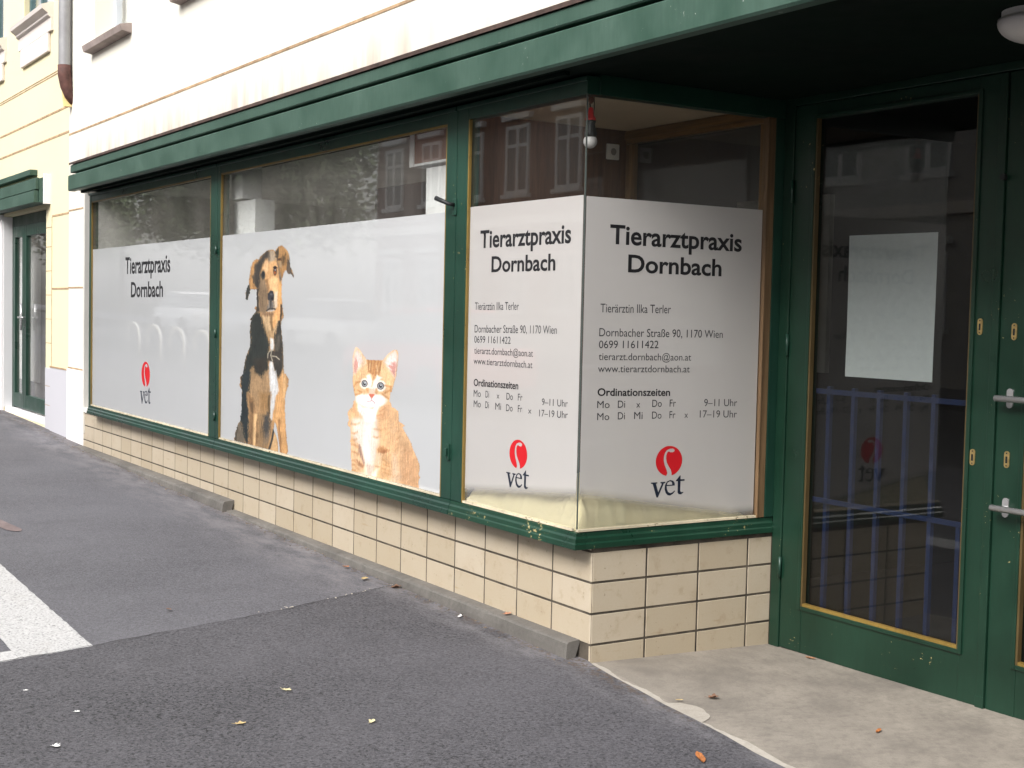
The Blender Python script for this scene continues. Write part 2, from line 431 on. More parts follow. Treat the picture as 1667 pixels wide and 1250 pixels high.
def mat_concrete(name, a, b, edge=False):
    m, nt, p, out = new_mat(name)
    v = coords(nt); n1 = noise_n(nt, v, 3.2, 7, 0.62); n2 = noise_n(nt, v, 26, 5, 0.65); n3 = noise_n(nt, v, 190, 2)
    c = ramp(nt, n1, [(0.30, a), (0.5, tuple((x + y) / 2 for x, y in zip(a, b))), (0.72, b)])
    c = mixc(nt, ramp(nt, n2, [(0.45, W3(0)), (0.8, W3(0.5))]), c, tuple(x * 0.62 for x in a))
    c = mixc(nt, ramp(nt, n3, [(0.3, W3(0.2)), (0.6, W3(0))]), c, tuple(x * 0.5 for x in a))
    nt.links.new(c, p.inputs['Base Color']); p.inputs['Roughness'].default_value = 0.85
    bump(nt, p, n2, 0.35, 0.005)
    return m
M_slab = mat_concrete('smooth_screed', (0.165, 0.148, 0.128), (0.345, 0.31, 0.262))
M_edge = mat_concrete('pale_cement_edge', (0.33, 0.30, 0.255), (0.50, 0.465, 0.41))
M_kerb = mat_concrete('kerb_concrete', (0.10, 0.094, 0.086), (0.19, 0.178, 0.16))
M_crack = plain('crack_dark', (0.022, 0.021, 0.022), 0.95, var=0.4, scale=40)
M_redstone = mat_concrete('reddish_stone', (0.15, 0.115, 0.112), (0.24, 0.185, 0.18))

# ------------------------------------------------------------------ ground
GX, GY, GK = -0.01726, 0.02, -0.0715
def gz(x, y): return GX * x + GY * y + GK
def slab_edge(x): return -0.045 - 0.108 * max(x, 0)
def jag(x, s=1.0): return 0.012 * s * noise.noise((x * 9, 3.1, 0)) + 0.008 * s * noise.noise((x * 31, 7.7, 0))

def strip_sheet(name, xs, y0, yfun, mat, dz=0.0, ny=6, zfun=gz):
    """a ground sheet between y0 and a wavy edge"""
    mb = MB(); vs = []
    for x in xs:
        ye = yfun(x); ya = y0(x) if callable(y0) else y0
        for j in range(ny + 1):
            y = ya + (ye - ya) * j / ny
            vs.append((x, y, zfun(x, y) + dz))
    fs = []
    for i in range(len(xs) - 1):
        for j in range(ny):
            a = i * (ny + 1) + j
            fs.append((a, a + ny + 1, a + ny + 2, a + 1))
    mb.add(vs, fs)
    return mb.build(name, mat)

xs_side = [-60, -40, -25, -18] + [-14 + 0.25 * i for i in range(56)] + [0.03 * i for i in range(100)] + [3.2, 6, 12, 30]
side = strip_sheet('sidewalk', xs_side, -6.0, lambda x: 0.02 if x < 0.0 else slab_edge(x) + jag(x) - 0.004, M_asphalt, 0.0, 5)
tag(side, kind='structure')
gb = MB().quad((-600, -600, -18), (600, -600, -18), (600, 600, -18), (-600, 600, -18)).build('ground', M_road); tag(gb, kind='structure')
rd = MB().quad((-160, -13.5, gz(-160, -6) - 0.10), (60, -13.5, gz(60, -6) - 0.10), (60, -6.0, gz(60, -6) - 0.10), (-160, -6.0, gz(-160, -6) - 0.10)).build('road', M_road)
tag(rd, kind='structure')
kb = MB()
kb.add([(x, y, gz(x, -6) - zz) for x in (-60, 30) for y, zz in ((-6.14, 0.16), (-6.14, 0.0), (-6.0, 0.0), (-6.0, 0.16))],
       [(0, 1, 5, 4), (1, 2, 6, 5), (2, 3, 7, 6), (0, 3, 2, 1), (4, 5, 6, 7)])
tag(kb.build('kerb', M_kerb, bevel=0.01), kind='structure')
op = MB().quad((-160, -17, gz(-160, -6) + 0.02), (60, -17, gz(60, -6) + 0.02), (60, -13.5, gz(60, -6) + 0.02), (-160, -13.5, gz(-160, -6) + 0.02)).build('far_sidewalk', M_asphalt)
tag(op, kind='structure')

# newer asphalt patch in the foreground; its seam runs away from the wall to the road
def seam_x(y):
    pts = [(-0.03, -1.70), (-0.112, -1.685), (-0.90, -1.45), (-1.79, -1.275), (-2.19, -1.215), (-6.0, -0.85)]
    for (ya, xa), (yb, xb) in zip(pts, pts[1:]):
        if y >= yb: return xa + (xb - xa) * (y - ya) / (yb - ya)
    return pts[-1][1]
mb = MB(); vs = []; ys = [-6 + 0.06 * i for i in range(100)] + [-0.005]
for y in ys:
    x0 = seam_x(y) + 0.010 * noise.noise((y * 11, 1.3, 0)) + 0.006 * noise.noise((y * 37, 2.3, 0))
    for t in range(41):
        x = x0 + (6.0 - x0) * (t / 40.0) ** 1.0
        lim = 0.02 if x < 0 else slab_edge(x) + jag(x)
        yy = min(y, lim) if y < -0.02 else lim
        vs.append((x, yy, gz(x, yy) + 0.008))
fs = []
for i in range(len(ys) - 1):
    for t in range(40):
        a = i * 41 + t; fs.append((a, a + 1, a + 42, a + 41))
tag(mb.add(vs, fs).build('asphalt_patch', M_patch), kind='structure')

mb = MB(); yy = [-0.13 - 0.02 * i for i in range(150)]; vs = []
for y in yy:
    x0 = seam_x(y) + 0.010 * noise.noise((y * 11, 1.3, 0)) + 0.006 * noise.noise((y * 37, 2.3, 0)); w = max(0.0, 0.0045 + 0.006 * noise.noise((y * 5, 8.8, 0)))
    vs += [(x0 - w, y, gz(x0, y) + 0.0105), (x0 + w * 0.7, y, gz(x0, y) + 0.0105)]
mb.add(vs, [(2 * i, 2 * i + 1, 2 * i + 3, 2 * i + 2) for i in range(len(yy) - 1)])
tag(mb.build('asphalt_crack', M_crack), kind='structure')
mb = MB()
for k in range(20):
    y = -0.12 - 0.85 * rnd.random() ** 1.3; x = seam_x(y) + rnd.gauss(0, 0.012); q = rnd.uniform(0.003, 0.009)
    vs = [(x + q * rnd.uniform(0.5, 1) * math.cos(t), y + q * rnd.uniform(0.5, 1) * math.sin(t), gz(x, y) + 0.013) for t in [0, 1.2, 2.5, 3.7, 5.0]] + [(x, y, gz(x, y) + 0.013 + q * 0.6)]
    mb.add(vs, [(a, (a + 1) % 5, 5) for a in range(5)])
tag(mb.build('asphalt_crumbs', M_edge), kind='stuff')
mb = MB()
for k in range(260):
    x = rnd.uniform(-8.2, 0.0); y = (-0.125 if x < -4.25 else -0.105) - abs(rnd.gauss(0, 0.035)); q = rnd.uniform(0.003, 0.010) * (1.5 if rnd.random() < 0.1 else 1)
    vs = [(x + q * rnd.uniform(0.5, 1) * math.cos(t), y + q * rnd.uniform(0.5, 1) * math.sin(t), gz(x, y) + 0.009) for t in [0, 1.2, 2.5, 3.7, 5.0]] + [(x, y, gz(x, y) + 0.009 + q * 0.5)]
    mb.add(vs, [(a, (a + 1) % 5, 5) for a in range(5)])
tag(mb.build('grit', plain('grit', (0.16, 0.125, 0.095), 0.9, var=0.7, scale=37)), kind='stuff')
# parking bay line painted on the pavement (L-shaped, cut off by the patch)
mb = MB()
def rag(t): return 0.006 * noise.noise((t * 23, 9.1, 0)) + 0.004 * noise.noise((t * 71, 4.1, 0))
xs = [-6 + 0.05 * i for i in range(97)]
n = len(xs)
mb.add([(x, -1.79 + rag(x), gz(x, -1.79) + 0.004) for x in xs] + [(x, -2.11 + rag(x + 40), gz(x, -2.11) + 0.004) for x in xs],
       [(i, i + n, i + 1 + n, i + 1) for i in range(n - 1)])
ysl = [-2.11 - 0.05 * i for i in range(60)]; m0 = len(ysl)
mb.add([(-1.385 + rag(y), y, gz(-1.36, y) + 0.004) for y in ysl] + [(-1.15, y, gz(-1.15, y) + 0.004) for y in ysl],
       [(i, i + 1, i + 1 + m0, i + m0) for i in range(m0 - 1)])
mb.add([(-1.20, -1.79, gz(-1.2, -1.79) + 0.004), (-1.20, -2.11, gz(-1.2, -2.11) + 0.004), (-1.15, -2.11, gz(-1.15, -2.11) + 0.004), (-1.15, -1.79, gz(-1.15, -1.79) + 0.004)], [(0, 1, 2, 3)])
tag(mb.build('road_marking', M_mark), kind='structure')
mb = MB()
pl = [(-4.16, -1.475), (-4.22, -1.455), (-4.6, -1.50), (-5.2, -1.56), (-5.2, -1.66), (-4.6, -1.60), (-4.24, -1.545), (-4.17, -1.51)]
mb.add([(x, y, gz(x, y) + 0.004) for x, y in pl], [tuple(range(len(pl)))[::-1]])
tag(mb.build('stone_inlay', M_redstone), kind='structure')

# entrance slab in the recess
def slab_z(x, y):
    u = min(max(x / 1.35, 0), 2.2); t = min(max((y + 0.1) / 1.1, -0.2), 1.2)
    f = -0.069 - 0.021 * u; b = -0.105 + 0.016 * u
    return f + (b - f) * t + 0.002 * noise.noise((x * 3, y * 3, 0))
xs_slab = [0.05 * i - 0.01 for i in range(66)]
tag(strip_sheet('entrance_slab', xs_slab, lambda x: slab_edge(x) - 0.06, lambda x: 1.12, M_slab, 0.0, 26,
     zfun=lambda x, y: min(slab_z(x, y), gz(x, y) + 0.003) - (0.012 if y < slab_edge(x) - 0.01 else 0)), kind='structure')
# pale cement feathered along the slab's front edge
def cem_w(x): return 0.026 + 0.02 * noise.noise((x * 5, 0.4, 0)) + 0.010 * noise.noise((x * 23, 5.4, 0)) + (0.075 if 0.60 < x < 0.84 else 0) * max(0, math.sin((x - 0.60) / 0.24 * math.pi)) ** 0.4
xs_c = [0.02 * i for i in range(160)]
tag(strip_sheet('cement_edge', xs_c, lambda x: slab_edge(x) + jag(x) - 0.015, lambda x: slab_edge(x) + max(cem_w(x), 0.012), M_edge, 0.0, 3,
     zfun=lambda x, y: min(slab_z(x, y), gz(x, y) + 0.003) + 0.003), kind='structure')

# ------------------------------------------------------------------ the corner shop's building
shop = thing('shop_building', (-1.5, 0.3, 0), 'white rendered corner house above the green shop front, with a beige tiled base', 'building')
def wall_holes(mb, x0, x1, z0, z1, holes, y, depth):
    xs = sorted({x0, x1, *[h[0] for h in holes], *[h[1] for h in holes]}); zs = sorted({z0, z1, *[h[2] for h in holes], *[h[3] for h in holes]})
    xs = [x for x in xs if x0 <= x <= x1]; zs = [z for z in zs if z0 <= z <= z1]
    for a, b in zip(xs, xs[1:]):
        for c, d in zip(zs, zs[1:]):
            mxx, mz = (a + b) / 2, (c + d) / 2
            if any(h[0] < mxx < h[1] and h[2] < mz < h[3] for h in holes): continue
            mb.quad((a, y, c), (b, y, c), (b, y, d), (a, y, d))
    for h in holes:
        a, b, c, d = h; e = y + depth
        mb.quad((a, y, c), (a, e, c), (a, e, d), (a, y, d)); mb.quad((b, y, c), (b, y, d), (b, e, d), (b, e, c))
        mb.quad((a, y, c), (b, y, c), (b, e, c), (a, e, c)); mb.quad((a, y, d), (a, e, d), (b, e, d), (b, y, d))
WX = [-8.03, -5.52, -3.0, -0.5]
mb = MB(); wall_holes(mb, -8.94, 6.0, 2.44, 9.2, [(x, x + 1.10, 3.80, 5.6) for x in WX] + [(x, x + 1.10, 6.6, 8.3) for x in WX], 0.0, 0.26)
mb.box(-8.94, 6.0, 0.30, 0.34, 2.44, 3.75); mb.box(-8.94, 6.0, 0.9, 6.0, 9.0, 9.2)
mb.box(-8.94, -8.22, 0.0, 0.30, -0.2, 2.44)
mb.box(-8.94, -8.64, 0.3, 6, 0, 9.0)
mb.build('facade_wall', M_white, shop)
MB().box(-8.93, -8.215, -0.02, 0.0, -0.1, 0.775).build('plinth', M_plinth_w, shop, bevel=0.006)
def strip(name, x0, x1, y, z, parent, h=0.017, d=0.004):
    return MB().box(x0, x1, y - d, y + 0.002, z - h / 2, z + h / 2).build(name, M_groove, parent)  # raised flat strip; a groove's shadow is put into its colour
strip('groove_shade', -8.94, 6.0, 0.0, 3.065, shop)
for z in (2.325, 1.572, 0.786): strip('groove_shade', -8.94, -8.225, 0.0, z, shop, 0.014)

def upper_window(x, z0, z1, parent, mat_f, y=0.0):
    f = MB(); w = 1.10
    f.box(x, x + 0.07, y + 0.17, y + 0.23, z0, z1).box(x + w - 0.07, x + w, y + 0.17, y + 0.23, z0, z1)
    f.box(x + 0.07, x + w - 0.07, y + 0.17, y + 0.23, z0, z0 + 0.07).box(x + 0.07, x + w - 0.07, y + 0.17, y + 0.23, z1 - 0.07, z1)
    f.box(x + w / 2 - 0.04, x + w / 2 + 0.04, y + 0.172, y + 0.228, z0 + 0.07, z1 - 0.07)
    f.box(x + 0.07, x + w - 0.07, y + 0.174, y + 0.226, z1 - 0.58, z1 - 0.51)
    fr = f.build('window', mat_f, parent, bevel=0.006)
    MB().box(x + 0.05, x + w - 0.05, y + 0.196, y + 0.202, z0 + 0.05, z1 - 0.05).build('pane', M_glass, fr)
    MB().box(x - 0.02, x + w + 0.02, y + 0.27, y + 0.28, z0 - 0.02, z1 + 0.02).build('curtain', M_room_white, fr)
    return fr
M_winframe = plain('grey_window_frame', (0.60, 0.63, 0.66), 0.45, var=0.05)
M_winframe_dark = plain('teal_window_frame', (0.06, 0.12, 0.13), 0.45, var=0.05)
for x in WX:
    for z0, z1 in ((3.80, 5.6), (6.6, 8.3)):
        fr = upper_window(x, z0, z1, shop, M_winframe)
        MB().prism([(0.0, z0 - 0.085), (-0.085, z0 - 0.07), (-0.10, z0 - 0.02), (0.02, z0 + 0.004), (0.02, z0 - 0.085)], 0, x - 0.08, x + 1.16).build('sill', M_sillstone, fr)

# tiled base, every tile a bevelled slab set in dark grout
TF, TS = -0.030, -0.010
rows = [-0.13, 0.005, 0.139, 0.274, 0.408, 0.44]
def front_z(x): return 0.014 if x > -4.25 else 0.082
mb = MB()
g2 = 0.0052
xk = [-0.0181 - 0.2911 * k for k in range(28)] + [-8.25]
def tile(mb, axis, a0, a1, z0, z1, face, th=0.007):
    jz = 0.0006 * noise.noise((a0 * 7, z0 * 9, face))
    bvl = 0.0013
    if axis == 'x':
        P = lambda a, dep, z: (a, face + dep + jz, z)
    else:
        P = lambda a, dep, z: (face - dep + jz, a, z)
    vs = [P(a0, th, z0), P(a1, th, z0), P(a1, th, z1), P(a0, th, z1), P(a0 + bvl, 0, z0 + bvl), P(a1 - bvl, 0, z0 + bvl), P(a1 - bvl, 0, z1 - bvl), P(a0 + bvl, 0, z1 - bvl),
          P(a0, bvl, z0), P(a1, bvl, z0), P(a1, bvl, z1), P(a0, bvl, z1)]
    mb.add(vs, [(4, 5, 6, 7), (8, 9, 5, 4), (9, 10, 6, 5), (10, 11, 7, 6), (11, 8, 4, 7), (0, 1, 9, 8), (1, 2, 10, 9), (2, 3, 11, 10), (3, 0, 8, 11)])
for i in range(len(xk) - 1):
    a1, a0 = xk[i] - g2, xk[i + 1] + g2
    if i == 0: a1 = xk[0] - 0.002
    for z0, z1 in zip(rows, rows[1:]):
        lo = max(z0 + g2, front_z((a0 + a1) / 2) - 0.02)
        if z1 - g2 - lo > 0.012 and a1 - a0 > 0.02: tile(mb, 'x', a0, a1, lo, z1 - g2, TF)
tiles_f = mb.build('wall_tiles', M_tile, shop)
mb = MB(); yk = [-0.0289 + 0.2943 * k for k in range(4)] + [1.005]
for i in range(4):
    a0, a1 = yk[i] + g2, yk[i + 1] - g2
    for z0, z1 in zip(rows, rows[1:]):
        if z1 - z0 > 0.05: tile(mb, 'y', a0, a1, max(z0, -0.125) + g2, z1 - g2, TS)
mb.build('wall_tiles', M_tile, shop)
# rounded corner tile
mb = MB()
for z0, z1 in zip(rows, rows[1:]):
    if z1 - z0 > 0.05:
        cx_, cy_, r = xk[0] + 0.0, TF + 0.010, 0.010
        arc = [(cx_ + 0.006 * math.sin(t), cy_ - r * math.cos(t)) for t in [math.pi / 2 * k / 5 for k in range(6)]]
        mb.prism(arc + [(cx_ + 0.004, cy_ + 0.006), (cx_ - 0.001, cy_ + 0.006)], 2, max(z0, -0.12) + g2, z1 - g2)
mb.build('corner_tile', M_tile, shop)
mb = MB().box(-8.25, -0.0165, TF + 0.0018, 0.05, -0.2, 0.43).box(-0.06, TS - 0.0018, TF + 0.0018 + 0.003, 1.05, -0.2, 0.428)
mb.build('grout', M_grout, shop)
# low concrete kerbs along the foot of the tiles
def worn_kerb(x0, x1, prof):
    xs = [x0 + (x1 - x0) * i / 160 for i in range(161)]; n = len(prof); vs = []
    for i, x in enumerate(xs):
        for q, (y, z) in enumerate(prof):
            k = 1.0 if 0 < q < n - 2 else 0.0
            e = 0.004 * noise.noise((x * 6, q * 3.1, 0.3)) + 0.003 * noise.noise((x * 27, q * 5.3, 0.9)) - 0.004 * max(0, noise.noise((x * 13, 7.7, 0)) - 0.25) * 4
            vs.append((x, y - 0.6 * e * k, z + e * k))
    fs = [(i * n + q, i * n + q + 1, (i + 1) * n + q + 1, (i + 1) * n + q) for i in range(160) for q in range(n - 1)]
    fs += [tuple(range(n))[::-1], tuple(range(160 * n, 161 * n))]
    return MB().add(vs, fs).build('foot_kerb', M_kerb, shop)
worn_kerb(-4.25, -0.085, [(-0.10, -0.2), (-0.099, -0.03), (-0.096, 0.000), (-0.088, 0.009), (-0.06, 0.012), (-0.026, 0.014)])
worn_kerb(-8.25, -4.255, [(-0.118, -0.2), (-0.117, 0.02), (-0.113, 0.058), (-0.102, 0.071), (-0.065, 0.075), (-0.026, 0.078)])

# ------------------------------------------------------------------ shutter box / canopy over the shop front
can = thing('shutter_canopy', (-2.5, -0.15, 2.42), 'long green metal shutter box running above all the shop windows and the door', 'canopy')
CX0, CX1 = -7.70, 6.0
MB().prism([(-0.31, 2.415), (-0.318, 2.425), (-0.318, 2.546), (-0.31, 2.553), (-0.26, 2.556), (-0.26, 2.415)], 0, CX0, CX1).build('lower_fascia', M_fascia, can)
MB().prism([(-0.306, 2.571), (-0.312, 2.577), (-0.312, 2.634), (-0.296, 2.647), (-0.24, 2.648), (-0.24, 2.571)], 0, CX0 + 0.06, CX1).build('upper_fascia', M_fascia, can)
MB().prism([(-0.322, 2.640), (-0.322, 2.660), (-0.31, 2.664), (0.0, 2.71), (0.0, 2.66), (-0.305, 2.652)], 0, CX0 + 0.04, CX1).build('flashing', M_flash, can)
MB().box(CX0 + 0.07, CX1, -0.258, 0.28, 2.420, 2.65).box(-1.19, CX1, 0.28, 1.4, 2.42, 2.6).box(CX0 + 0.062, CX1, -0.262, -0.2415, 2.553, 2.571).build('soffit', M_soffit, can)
MB().box(CX0 + 0.05, -0.03, -0.22, -0.19, 2.402, 2.419).build('guide_rail', M_soffit, can)

# ------------------------------------------------------------------ shop windows
FF, GF, SF = -0.115, -0.095, -0.130
ZB, ZT = 0.497, 2.335
def bead(mb, x0, x1, z0, z1, w=0.010, y0=FF + 0.002, y1=GF - 0.004, left=True, right=True, top=True, bottom=True):
    if left: mb.box(x0, x0 + w, y0, y1, z0, z1)
    if right: mb.box(x1 - w, x1, y0, y1, z0, z1)
    if bottom: mb.box(x0 + w, x1 - w, y0 + 0.001, y1, z0, z0 + w)
    if top: mb.box(x0 + w, x1 - w, y0 + 0.001, y1, z1 - w, z1)
def sill_profile(x0, x1, name, parent, mat):
    p = [(-0.06, 0.424), (SF, 0.424), (SF, 0.447), (SF + 0.006, 0.452), (SF + 0.006, 0.470), (FF - 0.001, 0.478), (FF - 0.001, ZB - 0.004), (-0.104, ZB), (-0.06, ZB)]
    return MB().prism(p, 0, x0, x1).build(name, mat, parent, bevel=0.002)

def window_unit(name, label, xl, xr, gl, gr, cat='shop window'):
    t = thing(name, ((xl + xr) / 2, -0.08, 0.42), label, cat)
    sill_profile(xl, xr, 'sill', t, M_green)
    m = MB()
    m.box(xl, gl, FF, -0.05, ZB, ZT + 0.075).box(gr, xr, FF, -0.05, ZB, ZT + 0.075)
    m.box(gl, gr, FF + 0.0015, -0.05, ZT, ZT + 0.075)
    # raised outer moulding round each frame
    m.box(xl + 0.004, xr - 0.004, FF - 0.010, FF, ZT + 0.050, ZT + 0.073)
    m.build('frame', M_green, t, bevel=0.003)
    b = MB(); bead(b, gl, gr, ZB + 0.001, ZT - 0.001, bottom=False); b.build('bead', M_ochre, t)
    b = MB().box(gl + 0.010, gr - 0.010, FF + 0.002, GF - 0.004, ZB + 0.001, ZB + 0.011); b.build('bottom_bead', M_cream_bead, t)
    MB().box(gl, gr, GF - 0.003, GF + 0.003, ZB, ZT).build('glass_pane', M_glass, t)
    return t
win1 = window_unit('shop_window', 'leftmost shop window pane in green frame with ochre beading', -7.75, -4.425, -7.690, -4.560)
win2 = window_unit('shop_window', 'widest shop window, the middle one between two green mullions, with the dog and kitten picture', -4.420, -1.090, -4.362, -1.190)
# catch and lever on the right stile of the middle window
lv = MB(); lv.box(-1.112, -1.078, FF - 0.008, FF, 1.885, 1.965).build('lever_plate', M_green, win2, bevel=0.004)
MB().tube([(-1.094, FF - 0.008, 1.935), (-1.096, FF - 0.035, 1.938), (-1.16, FF - 0.075, 1.968)], [0.010, 0.010, 0.012], 10).build('lever', M_black, win2, smooth=True)
MB().box(-1.125, -1.095, FF - 0.012, FF, 0.69, 0.77).tube([(-1.11, FF - 0.02, 0.71), (-1.11, FF - 0.02, 0.75)], 0.008).build('catch', M_green, win2, bevel=0.003)
for z in (0.62, 1.2, 1.78): MB().tube([(-4.422, FF - 0.006, z), (-4.422, FF - 0.006, z + 0.06)], 0.009).build('hinge', M_green, win2, smooth=True)

# corner window: front pane, butt-jointed glass corner, side pane into the recess
win3 = thing('corner_shop_window', (-0.4, 0.2, 0.42), 'corner shop window with two panes butted at the glass corner beside the entrance', 'shop window')
p = [(-0.06, 0.424), (SF, 0.424), (SF, 0.447), (SF + 0.006, 0.452), (SF + 0.006, 0.470), (FF - 0.001, 0.478), (FF - 0.001, ZB - 0.004), (-0.104, ZB), (-0.06, ZB)]
xs_off = lambda y: -(y + 0.125)   # depth behind the outer face
vs = []; n = len(p)
for (xa, ya) in ((-1.085, None), (0, 'corner'), (0, 1.0)):
    for (y, z) in p:
        d = y - SF                     # distance behind the outermost face
        if ya is None: vs.append((xa, y, z))
        elif ya == 'corner': vs.append((0.004 - d, SF + d, z))
        else: vs.append((0.004 - d, 1.0, z))
fs = []
for s in (0, 1):
    for i in range(n): fs.append((s * n + i, s * n + (i + 1) % n, (s + 1) * n + (i + 1) % n, (s + 1) * n + i))
fs += [tuple(range(n)), tuple(range(3 * n - 1, 2 * n - 1, -1))]
MB().add(vs, fs).build('sill', M_green_sill, win3, bevel=0.002)
m = MB()
m.box(-1.085, -0.985, FF, -0.05, ZB, ZT + 0.075)                      # left stile
m.box(-0.985, -0.012, FF + 0.0015, -0.05, ZT, ZT + 0.075)            # front head
m.box(-1.081, -0.002, FF - 0.010, FF, ZT + 0.052, ZT + 0.073)
m.box(-0.07, -0.004, -0.05, 1.0, ZT + 0.001, ZT + 0.084)              # side head
m.box(-0.07, -0.004, 0.945, 1.0, ZB, ZT)                              # jamb next to the door
m.build('frame', M_green, win3, bevel=0.003)
b = MB(); bead(b, -0.985, -0.045, ZB + 0.001, ZT - 0.001, right=False, top=False, bottom=False)
b.build('bead', M_ochre, win3)
MB().box(-0.05, -0.006, 0.905, 0.944, ZB, ZT).box(-0.022, -0.002, 0.895, 0.9045, ZB, ZT).build('wood_post', M_postwood, win3, bevel=0.003)
MB().box(-0.975, -0.05, FF + 0.002, GF - 0.004, ZB + 0.001, ZB + 0.011).box(-0.026, -0.008, -0.108, 0.904, ZB + 0.0012, ZB + 0.011).build('bottom_bead', M_cream_bead, win3)
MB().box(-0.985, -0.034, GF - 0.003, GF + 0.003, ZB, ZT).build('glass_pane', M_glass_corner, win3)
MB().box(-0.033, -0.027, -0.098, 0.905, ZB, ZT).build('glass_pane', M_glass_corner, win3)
MB().box(-0.0355, -0.0335, -0.0995, -0.0915, ZB, ZT).build('glass_joint', plain('joint_sealant', (0.10, 0.12, 0.11), 0.4), win3)

# ------------------------------------------------------------------ frosted films with lettering
def text_mesh(txt, bold):
    cu = bpy.data.curves.new('lettering', 'FONT'); cu.body = txt; cu.size = 1.0; cu.resolution_u = 4
    cu.offset = {0: 0.0, 1: 0.020, 2: 0.022}[bold]; cu.fill_mode = 'FRONT'
    o = bpy.data.objects.new('tmp', cu); C.objects.link(o)
    dg = bpy.context.evaluated_depsgraph_get(); dg.update()
    me = bpy.data.meshes.new_from_object(o.evaluated_get(dg))
    bpy.data.objects.remove(o); bpy.data.curves.remove(cu)
    return me

def put(me, name, fn, mat, parent):
    for v in me.vertices: v.co = fn(v.co.x, v.co.y)
    me.materials.clear(); me.materials.append(mat); me.name = name
    o = bpy.data.objects.new(name, me); C.objects.link(o); o.parent = parent
    o.matrix_parent_inverse = Matrix.Translation(-total_loc(parent))
    return o

def letter(txt, a, b, cap, bold, plane, parent):
    '''one line of lettering, fitted between its two baseline ends'''
    me = text_mesh(txt, bold)
    x0 = min(v.co.x for v in me.vertices); x1 = max(v.co.x for v in me.vertices)
    CAP = 0.645 if txt != 'x' else 0.50
    w = x1 - x0
    def fn(x, y):
        t = (x - x0) / w
        u = a[0] + (b[0] - a[0]) * t; z = a[1] + (b[1] - a[1]) * t + y * cap / CAP
        return plane(u, z)
    return put(me, 'lettering', fn, M_ink if bold else M_ink_grey, parent)

def curve_shape(splines):
    cu = bpy.data.curves.new('shape', 'CURVE'); cu.dimensions = '2D'; cu.fill_mode = 'BOTH'
    for pts in splines:
        s = cu.splines.new('POLY'); s.points.add(len(pts) - 1); s.use_cyclic_u = True
        for q, (x, y) in zip(s.points, pts): q.co = (x, y, 0, 1)
    o = bpy.data.objects.new('tmp', cu); C.objects.link(o)
    dg = bpy.context.evaluated_depsgraph_get(); dg.update()
    me = bpy.data.meshes.new_from_object(o.evaluated_get(dg))
    bpy.data.objects.remove(o); bpy.data.curves.remove(cu)
    return me
def smooth_poly(pts, k=3):
    """closed Catmull-Rom through the points"""
    out = []; n = len(pts)
    for i in range(n):
        p0, p1, p2, p3 = pts[i - 1], pts[i], pts[(i + 1) % n], pts[(i + 2) % n]
        for j in range(k):
            t = j / k
            out.append(tuple(0.5 * ((2 * b) + (-a + c) * t + (2 * a - 5 * b + 4 * c - d) * t * t + (-a + 3 * b - 3 * c + d) * t ** 3) for a, b, c, d in zip(p0, p1, p2, p3)))
    return out
LC = (490, 440); LR = (268, 305)
disc = []
a0 = math.atan2((745 - 440) / 305, (550 - 490) / 268); a1 = math.atan2((742 - 440) / 305, (440 - 490) / 268) - 2 * math.pi
for i in range(49):
    t = a0 + (a1 - a0) * i / 48; disc.append((490 + 268 * math.cos(t), 440 + 305 * math.sin(t)))
stem = [(462, 690), (440, 610), (405, 530), (382, 430), (384, 340), (402, 275), (440, 220), (500, 192), (555, 190), (590, 207), (598, 232), (588, 256), (560, 268), (510, 264), (480, 244), (452, 265), (432, 315), (428, 390), (445, 470), (485, 550), (530, 620), (548, 690)]
RED = [disc + stem]
VET_V = [[(135, 860), (265, 860), (265, 882), (238, 888), (288, 1062), (357, 893), (328, 884), (328, 860), (428, 860), (428, 882), (395, 893), (285, 1168), (255, 1168), (173, 890), (135, 882)]]
VET_E = [[(455, 948), (622, 948), (617, 893), (585, 847), (525, 830), (460, 855), (420, 930), (415, 1010), (440, 1090), (480, 1135), (530, 1147), (585, 1117), (632, 1062), (616, 1050), (575, 1086), (530, 1097), (487, 1070), (462, 1010)],
         [(458, 926), (472, 880), (518, 855), (556, 870), (570, 926)]]
VET_T = [[(640, 850), (690, 790), (722, 745), (736, 750), (736, 828), (820, 828), (820, 862), (736, 862), (736, 1058), (750, 1088), (775, 1095), (797, 1083), (800, 1106), (750, 1137), (708, 1130), (682, 1098), (680, 862), (640, 865)]]
def logo(center, rx, ry, plane, parent):
    f = lambda x, y: plane(center[0] + (x - 490) / 268 * rx, center[1] - (y - 440) / 305 * ry)
    lg = put(curve_shape(RED), 'emblem', f, M_logo_red, parent)
    for sp in (VET_V, VET_E, VET_T): put(curve_shape(sp), 'emblem_letter', f, M_navy, lg)
    return lg

